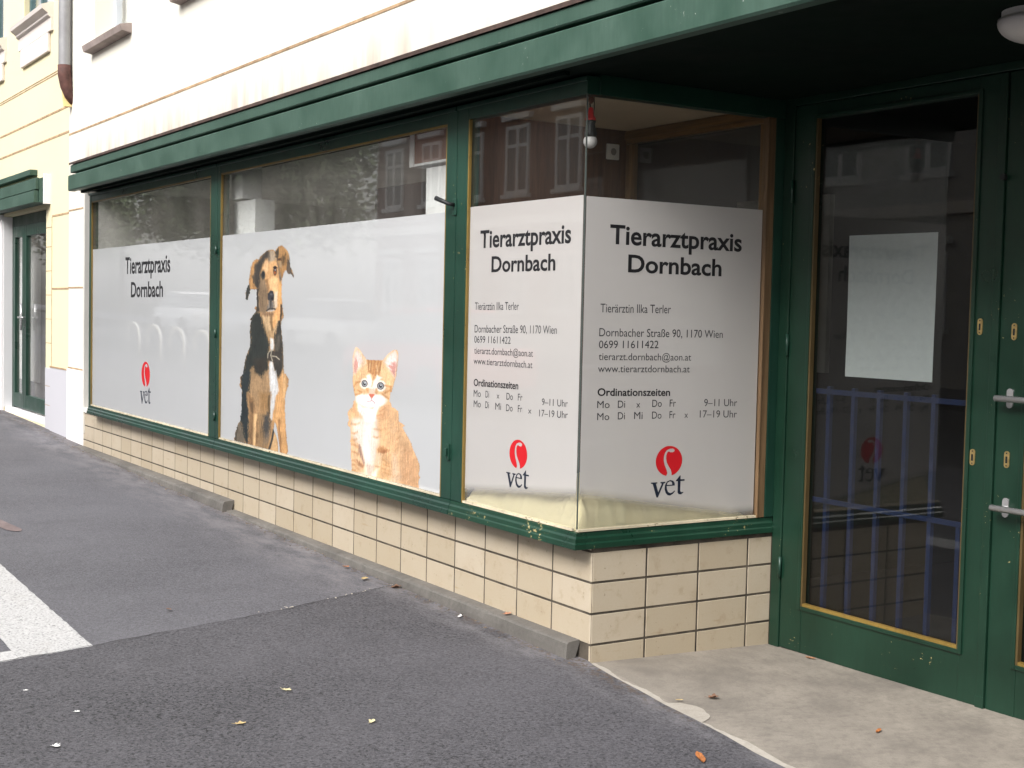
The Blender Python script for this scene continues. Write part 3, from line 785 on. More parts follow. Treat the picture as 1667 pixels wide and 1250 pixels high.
SIDE = [('Tierarztpraxis', (0.039, 1.7231), (0.7818, 1.7211), 0.074, 2), ('Dornbach', (0.1391, 1.6057), (0.6655, 1.6057), 0.0683, 2),
    ('Tierärztin Ilka Terler', (-0.0015, 1.4293), (0.3806, 1.4315), 0.0349, 0), ('Dornbacher Straße 90, 1170 Wien', (-0.0044, 1.3276), (0.6844, 1.3263), 0.0326, 0),
    ('0699 11611422', (-0.0047, 1.2765), (0.3168, 1.2781), 0.0308, 0), ('tierarzt.dornbach@aon.at', (-0.0043, 1.2263), (0.5036, 1.2238), 0.0288, 0),
    ('www.tierarztdornbach.at', (-0.0064, 1.1746), (0.4975, 1.1712), 0.0288, 0), ('Ordinationszeiten', (-0.0057, 1.074), (0.3891, 1.0684), 0.0294, 1),
    ('Mo', (-0.0059, 1.0211), (0.0595, 1.0204), 0.0289, 0), ('Di', (0.1036, 1.0205), (0.1429, 1.0203), 0.0292, 0), ('x', (0.2037, 1.0197), (0.225, 1.0198), 0.0201, 0),
    ('Do', (0.2912, 1.0206), (0.3438, 1.0202), 0.0297, 0), ('Fr', (0.3889, 1.0199), (0.4236, 1.0197), 0.0299, 0), ('9–11 Uhr', (0.5867, 1.0183), (0.7832, 1.0153), 0.0305, 0),
    ('Mo', (-0.0043, 0.9696), (0.0593, 0.9686), 0.0289, 0), ('Di', (0.1052, 0.9701), (0.1433, 0.9697), 0.0292, 0), ('Mi', (0.1932, 0.9696), (0.2396, 0.969), 0.0294, 0),
    ('Do', (0.2917, 0.9688), (0.3443, 0.9681), 0.0297, 0), ('Fr', (0.3894, 0.9681), (0.4228, 0.9679), 0.03, 0), ('x', (0.4746, 0.9682), (0.4949, 0.9683), 0.0206, 0), ('17–19 Uhr', (0.5632, 0.9678), (0.7839, 0.9633), 0.0305, 0)]
FRONT = [('Tierarztpraxis', (-0.8938, 1.7233), (-0.1382, 1.7238), 0.0744, 2), ('Dornbach', (-0.7869, 1.6083), (-0.2531, 1.6084), 0.066, 2),
    ('Tierärztin Ilka Terler', (-0.9315, 1.4288), (-0.5415, 1.4326), 0.0337, 0), ('Dornbacher Straße 90, 1170 Wien', (-0.9293, 1.3213), (-0.2297, 1.3319), 0.0337, 0),
    ('0699 11611422', (-0.9306, 1.2722), (-0.6044, 1.2767), 0.0308, 0), ('tierarzt.dornbach@aon.at', (-0.9285, 1.2204), (-0.4144, 1.2248), 0.0293, 0),
    ('www.tierarztdornbach.at', (-0.932, 1.1706), (-0.4171, 1.1736), 0.0293, 0), ('Ordinationszeiten', (-0.9278, 1.0662), (-0.5305, 1.073), 0.0308, 1),
    ('Mo', (-0.9257, 1.0142), (-0.8597, 1.0161), 0.0309, 0), ('Di', (-0.8164, 1.0168), (-0.7842, 1.0177), 0.0305, 0), ('x', (-0.7154, 1.019), (-0.6914, 1.0197), 0.02, 0),
    ('Do', (-0.6293, 1.0192), (-0.5745, 1.0208), 0.0297, 0), ('Fr', (-0.5314, 1.0219), (-0.4937, 1.023), 0.0293, 0), ('9–11 Uhr', (-0.334, 1.0143), (-0.1326, 1.0205), 0.0284, 0),
    ('Mo', (-0.9237, 0.9646), (-0.8577, 0.9669), 0.0308, 0), ('Di', (-0.8165, 0.9666), (-0.7843, 0.9677), 0.0304, 0), ('Mi', (-0.7259, 0.9665), (-0.6747, 0.9683), 0.0301, 0),
    ('Do', (-0.6302, 0.9663), (-0.5743, 0.9684), 0.0297, 0), ('Fr', (-0.5292, 0.9695), (-0.4945, 0.9707), 0.0293, 0), ('x', (-0.4434, 0.9695), (-0.4162, 0.9705), 0.0193, 0), ('17–19 Uhr', (-0.3536, 0.9631), (-0.1305, 0.9717), 0.0286, 0)]
LEFT = [('Tierarztpraxis', (-6.7027, 1.6776), (-5.5146, 1.677), 0.1235, 2), ('Dornbach', (-6.5359, 1.4821), (-5.6895, 1.4868), 0.112, 2)]
YF, XS = -0.1008, -0.0238                      # film on the street side of the glass, ink on top of the film
KF, KS = 0.99685, 0.99769
fplane = lambda u, z: (4.5929 + (u - 4.5929) * KF, YF, 1.4168 + (z - 1.4168) * KF)
splane = lambda u, z: (XS, -3.3616 + (u + 3.3616) * KS, 1.4168 + (z - 1.4168) * KS)

def film_front(x0, x1, z0, z1, mat, label, texts, lg=None):
    o = MB().box(x0, x1, -0.1003, -0.0990, z0, z1).build('window_film', mat)
    tag(o, label, 'window film')
    for t in texts: letter(*t[:4], t[4], fplane, o)
    if lg: logo(*lg, fplane, o)
    return o
film1 = film_front(-7.679, -4.571, ZB + 0.0125, 1.905, M_film, 'frosted white film with small red emblem and two-line lettering on the leftmost shop window', LEFT, ((-6.1168, 0.8592), 0.1129, 0.1021))
film2 = film_front(-4.351, -1.201, ZB + 0.0125, 1.907, M_film, 'frosted white film printed with a sitting dog and a kitten', [])
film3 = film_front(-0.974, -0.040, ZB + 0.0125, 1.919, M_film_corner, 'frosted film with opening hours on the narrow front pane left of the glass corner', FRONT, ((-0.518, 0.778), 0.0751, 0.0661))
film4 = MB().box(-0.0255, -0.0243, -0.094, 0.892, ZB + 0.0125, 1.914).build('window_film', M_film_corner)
tag(film4, 'frosted film with opening hours on the side pane facing the entrance', 'window film')
for t in SIDE: letter(*t[:4], t[4], splane, film4)
logo((0.3944, 0.7789), 0.0745, 0.0669, splane, film4)

# ------------------------------------------------------------------ the printed dog and kitten (flat print on the film)
H = np.array([[0.012091076953348453, 0.0003040670418353318, -11.729197179144412], [0.002730343065644316, -0.007044126473992955, 4.863492993952809], [0.0018169983934494137, -2.007338856400908e-05, 1.0]])
class Print:
    """a small paint box: soft-edged polygons, ellipses and hair strokes on a raster"""
    def __init__(s, u0, u1, v0, v1, du, dv, seed):
        s.us = np.arange(u0, u1, du); s.vs = np.arange(v0, v1, dv)
        s.U, s.V = np.meshgrid(s.us, s.vs); s.rgb = np.zeros(s.U.shape + (3,)); s.a = np.zeros(s.U.shape)
        s.rs = np.random.RandomState(seed); s.wob()
    def wob(s):
        def sm(k):
            n = s.rs.rand(*s.U.shape)
            for ax, w in zip((0, 1), k):
                c = np.cumsum(np.concatenate([np.repeat(n.take([0], ax), w, ax), n, np.repeat(n.take([-1], ax), w, ax)], ax), ax)
                m = n.shape[ax]
                n = (c.take(range(2 * w - 1, 2 * w - 1 + m), ax) - c.take(range(0, m), ax)) / (2 * w - 1)
            n -= n.mean(); return n / (n.std() + 1e-9)
        s.n_v = sm((7, 1)); s.n_big = sm((12, 6)); s.n_f = sm((2, 1)); s.n_h = sm((1, 5))
    def sdf(s, pts):
        pts = np.array(pts, float); d = np.full(s.U.shape, 1e9); ins = np.zeros(s.U.shape, bool)
        for (x0, y0), (x1, y1) in zip(pts, np.roll(pts, -1, 0)):
            ex, ey = x1 - x0, y1 - y0; L = ex * ex + ey * ey + 1e-12
            t = np.clip(((s.U - x0) * ex + (s.V - y0) * ey) / L, 0, 1)
            d = np.minimum(d, (s.U - x0 - t * ex) ** 2 + (s.V - y0 - t * ey) ** 2)
            cond = (y0 > s.V) != (y1 > s.V)
            with np.errstate(divide='ignore', invalid='ignore'):
                xi = x0 + (s.V - y0) * ex / (ey if abs(ey) > 1e-12 else 1e-12)
            ins ^= cond & (s.U < xi)
        d = np.sqrt(d); return np.where(ins, -d, d)
    def over(s, col, k):
        k = np.clip(k, 0, 1)[..., None]; s.rgb = s.rgb * (1 - k) + np.array(col, float) * k
    def poly(s, z, pts, col, soft=1.5, op=1.0, hair=0.8):
        P = [(z[0] + x / z[2], z[1] + y / z[2]) for x, y in pts]
        d = s.sdf(P) + hair * 0.6 * s.n_v * min(1, soft) + 0.3 * hair * s.n_f
        s.over(col, op * np.clip(0.5 - d / (2 * soft), 0, 1))
    def shape(s, z, pts, hair=0.25):
        P = smooth_poly([(z[0] + x / z[2], z[1] + y / z[2]) for x, y in pts], 3)
        s.a = np.maximum(s.a, (s.sdf(P) + hair * s.n_f < 0) * 1.0)
    def cut(s, z, pts):
        P = [(z[0] + x / z[2], z[1] + y / z[2]) for x, y in pts]; s.a[s.sdf(P) < 0] = 0
    def ell(s, z, c, r, col, soft=0.5, op=1.0):
        cx, cy_ = z[0] + c[0] / z[2], z[1] + c[1] / z[2]; rx, ry = r[0] / z[2], r[1] / z[2]
        d = (np.sqrt(((s.U - cx) / rx) ** 2 + ((s.V - cy_) / ry) ** 2) - 1) * min(rx, ry)
        s.over(col, op * np.clip(0.5 - d / (2 * soft), 0, 1))
    def line(s, z, pts, w, col, soft=0.5, op=1.0):
        for (xa, ya), (xb, yb) in zip(pts, pts[1:]):
            x0, y0, x1, y1 = z[0] + xa / z[2], z[1] + ya / z[2], z[0] + xb / z[2], z[1] + yb / z[2]
            ex, ey = x1 - x0, y1 - y0; t = np.clip(((s.U - x0) * ex + (s.V - y0) * ey) / (ex * ex + ey * ey + 1e-9), 0, 1)
            d = np.hypot(s.U - x0 - t * ex, s.V - y0 - t * ey) - w / z[2]
            s.over(col, op * np.clip(0.5 - d / (2 * soft), 0, 1))
    def fur(s, amt):
        k = 1 + amt * (0.5 * s.n_v + 0.35 * s.n_f + 0.4 * s.n_big)
        s.rgb = np.clip(s.rgb * k[..., None], 0, 255)
    def build(s, name, parent, mat, ybase, zmin):
        nv, nu = s.U.shape
        uu = np.concatenate([s.us, [s.us[-1] + s.us[1] - s.us[0]]]); vv = np.concatenate([s.vs, [s.vs[-1] + s.vs[1] - s.vs[0]]])
        GU, GV = np.meshgrid(uu, vv); q = np.stack([GU, GV, np.ones_like(GU)], -1) @ H.T
        X = 4.5929 + (q[..., 0] / q[..., 2] - 4.5929) * KF; Z = 1.4168 + (q[..., 1] / q[..., 2] - 1.4168) * KF
        keep = (s.a > 0.5) & (Z[1:, 1:] > zmin) & (Z[1:, :-1] > zmin)
        idx = -np.ones(GU.shape, int); jj, ii = np.nonzero(keep)
        used = np.zeros(GU.shape, bool)
        for a, b in ((0, 0), (0, 1), (1, 0), (1, 1)): used[jj + a, ii + b] = True
        idx[used] = np.arange(used.sum())
        verts = [(x, ybase, z) for x, z in zip(X[used], Z[used])]
        faces = np.stack([idx[jj + 1, ii], idx[jj + 1, ii + 1], idx[jj, ii + 1], idx[jj, ii]], 1).tolist()
        me = bpy.data.meshes.new(name); me.from_pydata(verts, [], faces)
        cols = s.rgb[jj, ii] / 255.0
        lin = np.where(cols <= 0.04045, cols / 12.92, ((cols + 0.055) / 1.055) ** 2.4) * 0.80
        att = me.color_attributes.new('print', 'FLOAT_COLOR', 'CORNER')
        data = np.ones((len(faces), 4, 4)); data[:, :, :3] = np.clip(lin, 0, 0.95)[:, None, :]
        att.data.foreach_set('color', data.ravel())
        me.materials.append(mat); o = bpy.data.objects.new(name, me); C.objects.link(o); o.parent = parent
        o.matrix_parent_inverse = Matrix.Translation(-total_loc(parent))
        return o
m, nt, p_, out = new_mat('printed_ink')
at = N(nt, 'ShaderNodeAttribute', attribute_name='print'); nt.links.new(at.outputs['Color'], p_.inputs['Base Color'])
p_.inputs['Roughness'].default_value = 0.7; p_.inputs['Specular IOR Level'].default_value = 0.2
M_print = m

# dog
D1, D2, D3 = (390, 390, 9.62), (375, 500, 9.62), (375, 610, 8.93)
dog = Print(376, 482, 396, 745, 0.62, 0.85, 3)
dog.shape(D1, [(260, 303), (205, 350), (180, 410), (165, 490), (150, 600), (138, 690), (105, 780), (92, 860), (95, 930), (118, 935), (145, 850), (168, 790), (185, 768), (262, 768), (320, 600), (335, 400), (305, 320)], 0.5)
dog.shape(D1, [(560, 190), (590, 122), (640, 90), (690, 112), (738, 160), (772, 220), (782, 290), (790, 400), (815, 470), (838, 540), (853, 577), (828, 580), (800, 527), (760, 540), (738, 490), (718, 478), (690, 520), (660, 600), (620, 480), (590, 330)], 0.5)
dog.shape(D1, [(300, 310), (350, 235), (420, 175), (500, 150), (560, 185), (612, 280), (640, 450), (655, 600), (655, 800), (662, 1000), (650, 1280), (190, 1280), (215, 1170), (258, 1110), (266, 950), (264, 770), (285, 600)], 0.3)
dog.shape(D2, [(402, -20), (405, 70), (350, 120), (320, 230), (305, 330), (308, 570), (275, 690), (235, 790), (215, 900), (195, 1050), (183, 1290), (862, 1290), (852, 1080), (832, 950), (822, 600), (805, 450), (790, 250), (800, -20)], 0.3)
dog.shape(D3, [(187, -20), (165, 200), (160, 400), (155, 560), (140, 600), (143, 665), (105, 720), (60, 890), (52, 1100), (200, 1200), (500, 1200), (815, 1200), (803, 800), (790, 500), (796, 300), (802, -20)], 0.3)
dog.cut(D3, [(640, 690), (660, 715), (675, 790), (692, 900), (712, 1040), (722, 1200), (696, 1200), (688, 980), (662, 880), (638, 825), (625, 790)])
dog.rgb[:] = (172, 135, 96)
# body first
dog.poly(D3, [(220, -100), (600, -100), (590, 500), (540, 560), (400, 560), (330, 350), (240, 250)], (158, 130, 98), 6)
dog.poly(D3, [(385, 560), (560, 540), (600, 900), (530, 1200), (370, 1200)], (140, 114, 84), 3)
dog.poly(D3, [(420, 250), (560, 260), (560, 480), (470, 560), (420, 480)], (150, 115, 75), 4, 0.7)
dog.poly(D3, [(490, 600), (560, 550), (578, 700), (560, 860), (500, 910), (470, 760)], (66, 66, 66), 3, 0.95, 2)
dog.poly(D3, [(500, 850), (570, 840), (560, 980), (480, 1010)], (120, 112, 104), 3, 0.5, 2)
dog.poly(D3, [(240, 240), (330, 350), (340, 1080), (262, 1040), (272, 550)], (134, 105, 76), 1.5)
dog.poly(D3, [(270, 380), (340, 420), (330, 560), (290, 520)], (95, 76, 58), 2, 0.8)
dog.poly(D3, [(345, 560), (388, 565), (376, 700), (362, 1090), (325, 1080), (335, 700)], (212, 176, 130), 1.0)
dog.poly(D3, [(372, 690), (395, 640), (400, 900), (365, 1090)], (110, 86, 62), 1.2, 0.8)
dog.poly(D3, [(600, 640), (640, 400), (720, -80), (806, -80), (800, 500), (815, 1220), (735, 1220), (695, 800), (668, 700)], (204, 158, 108), 1.5)
dog.poly(D3, [(760, -60), (804, -60), (798, 350), (770, 380)], (222, 182, 134), 2, 0.8)
dog.poly(D3, [(690, 640), (722, 650), (752, 1200), (716, 1150), (700, 850)], (150, 112, 76), 1.2, 0.9)
dog.poly(D3, [(635, 830), (672, 900), (694, 1200), (585, 1200), (608, 960)], (204, 168, 124), 1.0)
dog.line(D3, [(628, 795), (604, 930), (570, 1050), (535, 1130)], 14, (58, 58, 56), 0.6)
dog.poly(D3, [(575, 880), (600, 850), (590, 950), (540, 1080), (530, 1060)], (180, 142, 100), 0.8, 0.7)
dog.poly(D3, [(105, 720), (145, 660), (195, 850), (225, 1100), (50, 1100), (60, 890)], (108, 99, 86), 1.0)
dog.poly(D3, [(90, 760), (110, 720), (75, 960), (50, 1000)], (62, 60, 56), 0.8, 0.8)
# dark coat
coat = [(395, 60), (470, 85), (520, 250), (565, 420), (612, 570), (612, 700), (585, 830), (600, 960), (530, 1000), (480, 1090), (400, 1030), (345, 930), (300, 1010), (290, 1330), (170, 1330), (195, 1050), (215, 900), (235, 790), (275, 690), (300, 570), (295, 330), (310, 230), (340, 115)]
dog.poly(D2, coat, (48, 52, 50), 2.2, 1.0, 2.0)
dog.poly(D2, [(360, 800), (580, 780), (560, 960), (470, 1050), (390, 980)], (60, 52, 46), 4, 0.6)
dog.poly(D3, [(160, -60), (300, -60), (270, 200), (238, 260), (268, 560), (252, 1060), (230, 1040), (190, 850), (150, 680), (130, 600), (150, 400)], (45, 52, 54), 1.5, 1.0, 1.5)
dog.poly(D3, [(232, 250), (252, 240), (290, 560), (270, 560)], (160, 128, 92), 1.0, 0.8)
# throat
dog.poly(D2, [(478, 70), (765, 40), (742, 300), (690, 420), (655, 490), (608, 490), (562, 380), (520, 230)], (196, 166, 128), 1.6)
dog.poly(D2, [(690, -20), (775, -20), (760, 140), (690, 330), (650, 330), (660, 130)], (228, 172, 116), 1.6, 0.9)
dog.line(D2, [(640, 120), (636, 230), (655, 350)], 16, (120, 94, 66), 1.2, 0.9)
dog.poly(D2, [(560, 400), (660, 330), (690, 420), (650, 500), (610, 500)], (150, 122, 88), 2, 0.6)
dog.poly(D2, [(480, 50), (680, 80), (680, 130), (560, 140), (490, 110)], (110, 82, 62), 2, 0.7)
dog.poly(D2, [(806, -20), (795, 250), (824, 600), (834, 900), (800, 1010), (762, 1110), (702, 1040), (660, 880), (690, 750), (680, 600), (690, 430), (742, 250), (772, 100)], (62, 60, 56), 1.8, 1.0, 1.5)
dog.poly(D2, [(735, 450), (775, 440), (770, 640), (730, 720), (700, 660)], (120, 112, 100), 1.8, 0.6, 2)
dog.poly(D2, [(820, 600), (826, 600), (852, 1080), (840, 1100), (812, 950)], (150, 130, 105), 1, 0.5)
stripe = [(620, 478), (668, 488), (682, 600), (662, 690), (645, 760), (662, 850), (682, 960), (714, 1150), (722, 1320), (618, 1320), (604, 900), (612, 850), (632, 760), (625, 640)]
dog.poly(D2, stripe, (206, 206, 205), 0.9, 1.0, 1.0)
dog.poly(D3, [(572, -60), (660, -60), (705, 230), (662, 300), (640, 420), (612, 560), (602, 650), (574, 620), (580, 420), (590, 250)], (206, 206, 206), 0.9, 1.0, 1.2)
dog.line(D3, [(562, 300), (556, 420), (566, 560)], 12, (92, 76, 56), 0.8, 0.9)
dog.poly(D2, [(570, 700), (640, 670), (770, 700), (780, 840), (700, 872), (600, 830)], (66, 62, 58), 1.0, 0.95)
for ln in ([(582, 790), (585, 730), (610, 685), (665, 668)], [(640, 690), (632, 750), (655, 835)], [(655, 760), (715, 770), (765, 815)]): dog.line(D2, ln, 8, (176, 168, 150), 0.4, 0.95)
# head
dog.poly(D1, [(285, 600), (330, 440), (400, 330), (560, 190), (615, 290), (650, 560), (660, 1000), (600, 1100), (400, 1140), (270, 1100), (262, 800)], (196, 152, 106), 1.5)
dog.poly(D1, [(300, 600), (400, 630), (445, 760), (445, 1090), (400, 1150), (285, 1120), (268, 900), (285, 750)], (128, 108, 86), 1.6)
dog.poly(D1, [(258, 770), (300, 770), (296, 1000), (310, 1120), (255, 1130)], (58, 54, 50), 1.0, 0.95)
dog.poly(D1, [(440, 640), (500, 560), (600, 600), (612, 800), (592, 950), (540, 900), (530, 820), (485, 765), (445, 770)], (228, 186, 136), 1.5)
dog.poly(D1, [(400, 620), (450, 600), (470, 760), (440, 800)], (140, 106, 74), 1.2, 0.8)
dog.poly(D1, [(538, 810), (600, 800), (588, 1060), (530, 1080)], (222, 202, 176), 1.2)
dog.poly(D1, [(612, 640), (660, 640), (660, 1000), (605, 1070), (592, 930)], (212, 164, 108), 1.2)
dog.poly(D1, [(585, 1060), (650, 1000), (650, 1260), (540, 1260)], (226, 172, 116), 1.2)
dog.poly(D1, [(640, 1010), (664, 1010), (655, 1260), (630, 1260)], (62, 56, 50), 0.8, 0.95)
dog.poly(D1, [(300, 320), (350, 235), (420, 172), (475, 178), (462, 270), (400, 300), (362, 400), (332, 480), (312, 650), (292, 765), (230, 730), (205, 600), (235, 400)], (64, 60, 56), 1.8, 1.0, 1.2)
dog.poly(D1, [(470, 172), (545, 165), (566, 300), (476, 380), (445, 330)], (158, 142, 122), 1.5)
dog.poly(D1, [(440, 200), (470, 190), (470, 330), (440, 350)], (92, 84, 76), 1.5, 0.8)
dog.poly(D1, [(400, 330), (442, 330), (444, 480), (405, 530), (365, 450)], (222, 180, 136), 1.4)
dog.poly(D1, [(470, 340), (570, 330), (580, 420), (520, 480), (500, 600), (450, 600)], (210, 166, 118), 1.8, 0.8)
dog.poly(D1, [(560, 190), (590, 280), (640, 450), (655, 620), (630, 650), (610, 480), (580, 330)], (92, 90, 88), 1.0, 0.9)
dog.ell(D1, (365, 552), (36, 74), (66, 64, 60), 1.0); dog.ell(D1, (368, 540), (24, 42), (40, 42, 44), 0.6)
dog.line(D1, [(330, 520), (350, 470), (390, 470)], 8, (170, 136, 100), 0.8, 0.7)
dog.ell(D1, (553, 488), (28, 70), (74, 58, 50), 0.7); dog.ell(D1, (550, 512), (14, 22), (150, 84, 48), 0.5); dog.ell(D1, (553, 438), (18, 18), (44, 34, 36), 0.5); dog.ell(D1, (556, 470), (9, 14), (150, 150, 160), 0.4)
dog.line(D1, [(528, 430), (555, 412), (585, 440)], 7, (50, 42, 40), 0.5)
dog.poly(D1, [(438, 845), (480, 792), (522, 802), (540, 872), (532, 945), (490, 975), (438, 935)], (58, 58, 62), 0.7, 1.0, 0.3)
dog.ell(D1, (512, 915), (20, 22), (30, 30, 34), 0.5); dog.ell(D1, (495, 850), (20, 18), (92, 92, 98), 0.8)
dog.poly(D1, [(445, 950), (530, 960), (548, 1090), (500, 1110), (430, 1100), (440, 1020)], (112, 108, 104), 1.0)
dog.line(D1, [(487, 960), (487, 1040)], 10, (52, 50, 50), 0.6); dog.line(D1, [(420, 1110), (480, 1068), (555, 1085)], 10, (62, 60, 58), 0.6)
dog.line(D1, [(440, 1118), (500, 1110), (540, 1100)], 8, (186, 182, 180), 0.6, 0.9)
# ears
dog.poly(D1, [(258, 300), (205, 350), (160, 490), (150, 600), (140, 690), (175, 770), (262, 770), (235, 700), (205, 600), (235, 400), (300, 330)], (176, 134, 88), 1.0, 0.95, 1.5)
dog.poly(D1, [(190, 560), (240, 540), (250, 700), (215, 660)], (76, 68, 60), 1.0, 0.9, 1.5)
dog.poly(D1, [(230, 380), (290, 340), (260, 470), (235, 470)], (80, 70, 60), 1.2, 0.8, 1.5)
dog.poly(D1, [(142, 660), (160, 720), (165, 790), (118, 945), (85, 940), (98, 780)], (58, 60, 58), 0.8)
dog.poly(D1, [(560, 190), (590, 120), (640, 85), (740, 155), (785, 290), (790, 420), (720, 480), (660, 600), (622, 480), (590, 330)], (160, 122, 80), 1.0, 0.95, 1.5)
dog.poly(D1, [(550, 190), (600, 130), (612, 200), (602, 300), (565, 270)], (72, 66, 58), 1.0, 0.95, 1.2)
dog.poly(D1, [(660, 260), (722, 215), (702, 400), (650, 385)], (88, 72, 54), 1.2, 0.9, 1.5)
dog.poly(D1, [(590, 290), (650, 285), (640, 325), (595, 325)], (60, 46, 42), 0.8, 0.8)
dog.poly(D1, [(620, 330), (650, 340), (660, 440), (625, 420)], (170, 152, 125), 1.2, 0.8)
dog.poly(D1, [(745, 250), (790, 250), (815, 480), (858, 580), (830, 590), (760, 548), (732, 480)], (84, 76, 68), 1.0, 0.95, 1.0)
dog.line(D1, [(720, 140), (765, 230), (770, 300)], 14, (190, 150, 104), 1.0, 0.7)
dog.fur(0.10)
dog.build('dog_picture', film2, M_print, YF - 0.0002, ZB + 0.0125)['label'] = 'printed picture of a black and tan dog sitting upright'

# kitten
C1, C2 = (560, 560, 9.62), (560, 670, 8.93)
cat = Print(566, 688, 562, 806, 0.62, 0.75, 5)
cat.shape(C1, [(140, 470), (132, 250), (150, 120), (178, 55), (195, 42), (225, 62), (270, 120), (330, 210), (352, 240), (590, 248), (625, 225), (680, 160), (740, 110), (800, 85), (835, 108), (850, 180), (838, 330), (805, 540), (785, 580), (765, 660), (745, 742), (722, 760), (708, 880), (640, 960), (430, 1020), (220, 960), (182, 870), (150, 700), (132, 550)], 0.25)
cat.shape(C1, [(185, 865), (140, 940), (120, 1050), (105, 1150), (95, 1300), (900, 1300), (860, 1210), (800, 1120), (750, 1000), (705, 890), (500, 850)], 0.25)
cat.shape(C2, [(98, -60), (90, 200), (95, 380), (80, 430), (95, 470), (100, 680), (115, 890), (118, 1000), (300, 1100), (700, 1200), (1060, 1220), (1078, 1010), (1102, 960), (1085, 900), (1097, 800), (1062, 680), (1007, 560), (970, 450), (905, 330), (862, 260), (795, 130), (720, -60)], 0.3)
O = (221, 174, 126)
cat.rgb[:] = O
cat.poly(C2, [(640, -100), (900, 200), (1120, 900), (1090, 1220), (650, 1200), (690, 600)], (208, 164, 120), 6)
cat.poly(C2, [(850, 480), (1000, 560), (1090, 900), (1070, 1200), (800, 1000)], (198, 150, 108), 6, 0.7)
cat.poly(C2, [(690, 600), (760, 640), (820, 950), (760, 1150), (660, 1050)], (222, 190, 160), 4, 0.7)
cat.poly(C2, [(120, 100), (470, 60), (500, 400), (470, 600), (440, 800), (390, 1100), (315, 1100), (285, 760), (215, 500), (120, 330)], (232, 216, 202), 4, 0.95, 2)
cat.poly(C2, [(290, 200), (360, 200), (370, 700), (330, 750), (280, 560)], (244, 238, 232), 3, 0.9, 2)
cat.poly(C2, [(330, 760), (420, 780), (400, 1100), (310, 1100)], (206, 178, 160), 2, 0.8)
cat.poly(C2, [(100, 460), (200, 470), (260, 650), (280, 800), (270, 1100), (105, 1100)], (226, 184, 140), 2)
cat.poly(C2, [(196, 460), (232, 480), (298, 740), (285, 800), (262, 700), (215, 600)], (158, 124, 108), 1.5, 0.9)
for yy in (470, 575, 700, 760, 840):
    cat.line(C2, [(95, yy), (150, yy + 10), (205, yy + 45 + (30 if yy > 650 else 0))], 13, (196, 142, 94), 1.3, 0.65)
cat.poly(C2, [(170, 690), (285, 770), (275, 830), (215, 770)], (166, 112, 78), 1.5, 0.85)
cat.poly(C2, [(200, 880), (300, 880), (300, 1050), (190, 1000)], (232, 206, 186), 2, 0.8)
cat.poly(C2, [(490, 590), (560, 600), (560, 760), (470, 900), (420, 960), (430, 850)], (234, 202, 166), 2.5, 0.9)
cat.poly(C2, [(540, 620), (680, 620), (700, 940), (540, 960), (520, 800)], (212, 166, 118), 3, 0.9)
cat.poly(C2, [(470, 540), (560, 500), (650, 560), (570, 612), (480, 580)], (190, 132, 84), 2, 0.9, 1.5)
cat.ell(C2, (580, 575), (40, 24), (160, 104, 66), 1.5, 0.9)
for x0, y0, x1, y1 in ((560, 690, 650, 760), (570, 760, 660, 800), (550, 820, 650, 860), (580, 880, 680, 920), (460, 790, 500, 800), (440, 930, 520, 980)):
    cat.line(C2, [(x0, y0), (x1, y1)], 11, (188, 134, 84), 1.3, 0.6)
cat.poly(C2, [(400, 900), (480, 830), (470, 960), (420, 1000)], (240, 226, 212), 2, 0.8)
for i in range(60):
    x = cat.rs.uniform(640, 1060); y = cat.rs.uniform(60, 1080); 
    if x > 760 + (y - 60) * 0.33: continue
    cat.line(C2, [(x, y), (x + cat.rs.uniform(-60, 10), y + cat.rs.uniform(20, 50))], 7, (186, 136, 92) if i % 2 else (228, 190, 152), 1.3, 0.5)
for yy, x0, x1 in ((90, 470, 640), (170, 100, 220), (250, 440, 620), (300, 100, 190), (360, 430, 520), (400, 110, 180)):
    cat.line(C2, [(x0, yy), ((x0 + x1) / 2, yy + 15), (x1, yy - 5)], 13, (204, 150, 102), 1.6, 0.6)
cat.poly(C1, [(205, 900), (300, 990), (560, 970), (505, 1100), (480, 1200), (330, 1210), (220, 1030)], (242, 234, 229), 2, 1.0, 2)
cat.poly(C1, [(560, 980), (720, 930), (760, 1100), (560, 1200), (520, 1100)], (212, 164, 120), 3, 0.8, 1.5)
for ln in ([(560, 1050), (650, 1000)], [(640, 1050), (600, 1140)], [(150, 950), (160, 1060)], [(520, 1120), (600, 1100)]): cat.line(C1, ln, 14, (196, 142, 98), 1.2, 0.7)
# head
cat.poly(C1, [(132, 470), (350, 240), (590, 248), (805, 500), (765, 660), (740, 745), (700, 900), (430, 1010), (200, 930), (150, 700)], (222, 178, 130), 1.5)
cat.poly(C1, [(352, 225), (590, 240), (560, 430), (520, 480), (460, 555), (420, 470), (380, 400)], (198, 146, 96), 1.5, 1.0, 1.5)
for ln, w in (([(385, 240), (382, 430)], 12), ([(430, 260), (415, 380), (440, 470)], 10), ([(480, 260), (465, 400), (455, 550)], 13), ([(540, 260), (500, 390), (490, 480)], 11), ([(580, 270), (555, 400), (540, 480)], 12), ([(395, 330), (410, 440)], 8)): cat.line(C1, ln, w, (166, 112, 68), 0.9, 0.75)
for ln in ([(405, 300), (400, 400)], [(510, 330), (520, 420)]): cat.line(C1, ln, 8, (232, 196, 148), 0.8, 0.8)
cat.poly(C1, [(345, 490), (400, 470), (440, 570), (462, 570), (492, 545), (515, 480), (585, 520), (520, 630), (485, 720), (380, 700), (365, 570)], (244, 234, 222), 1.0, 0.95, 1.5)
cat.line(C1, [(455, 480), (445, 600), (432, 660)], 11, (214, 170, 124), 1.0, 0.7)
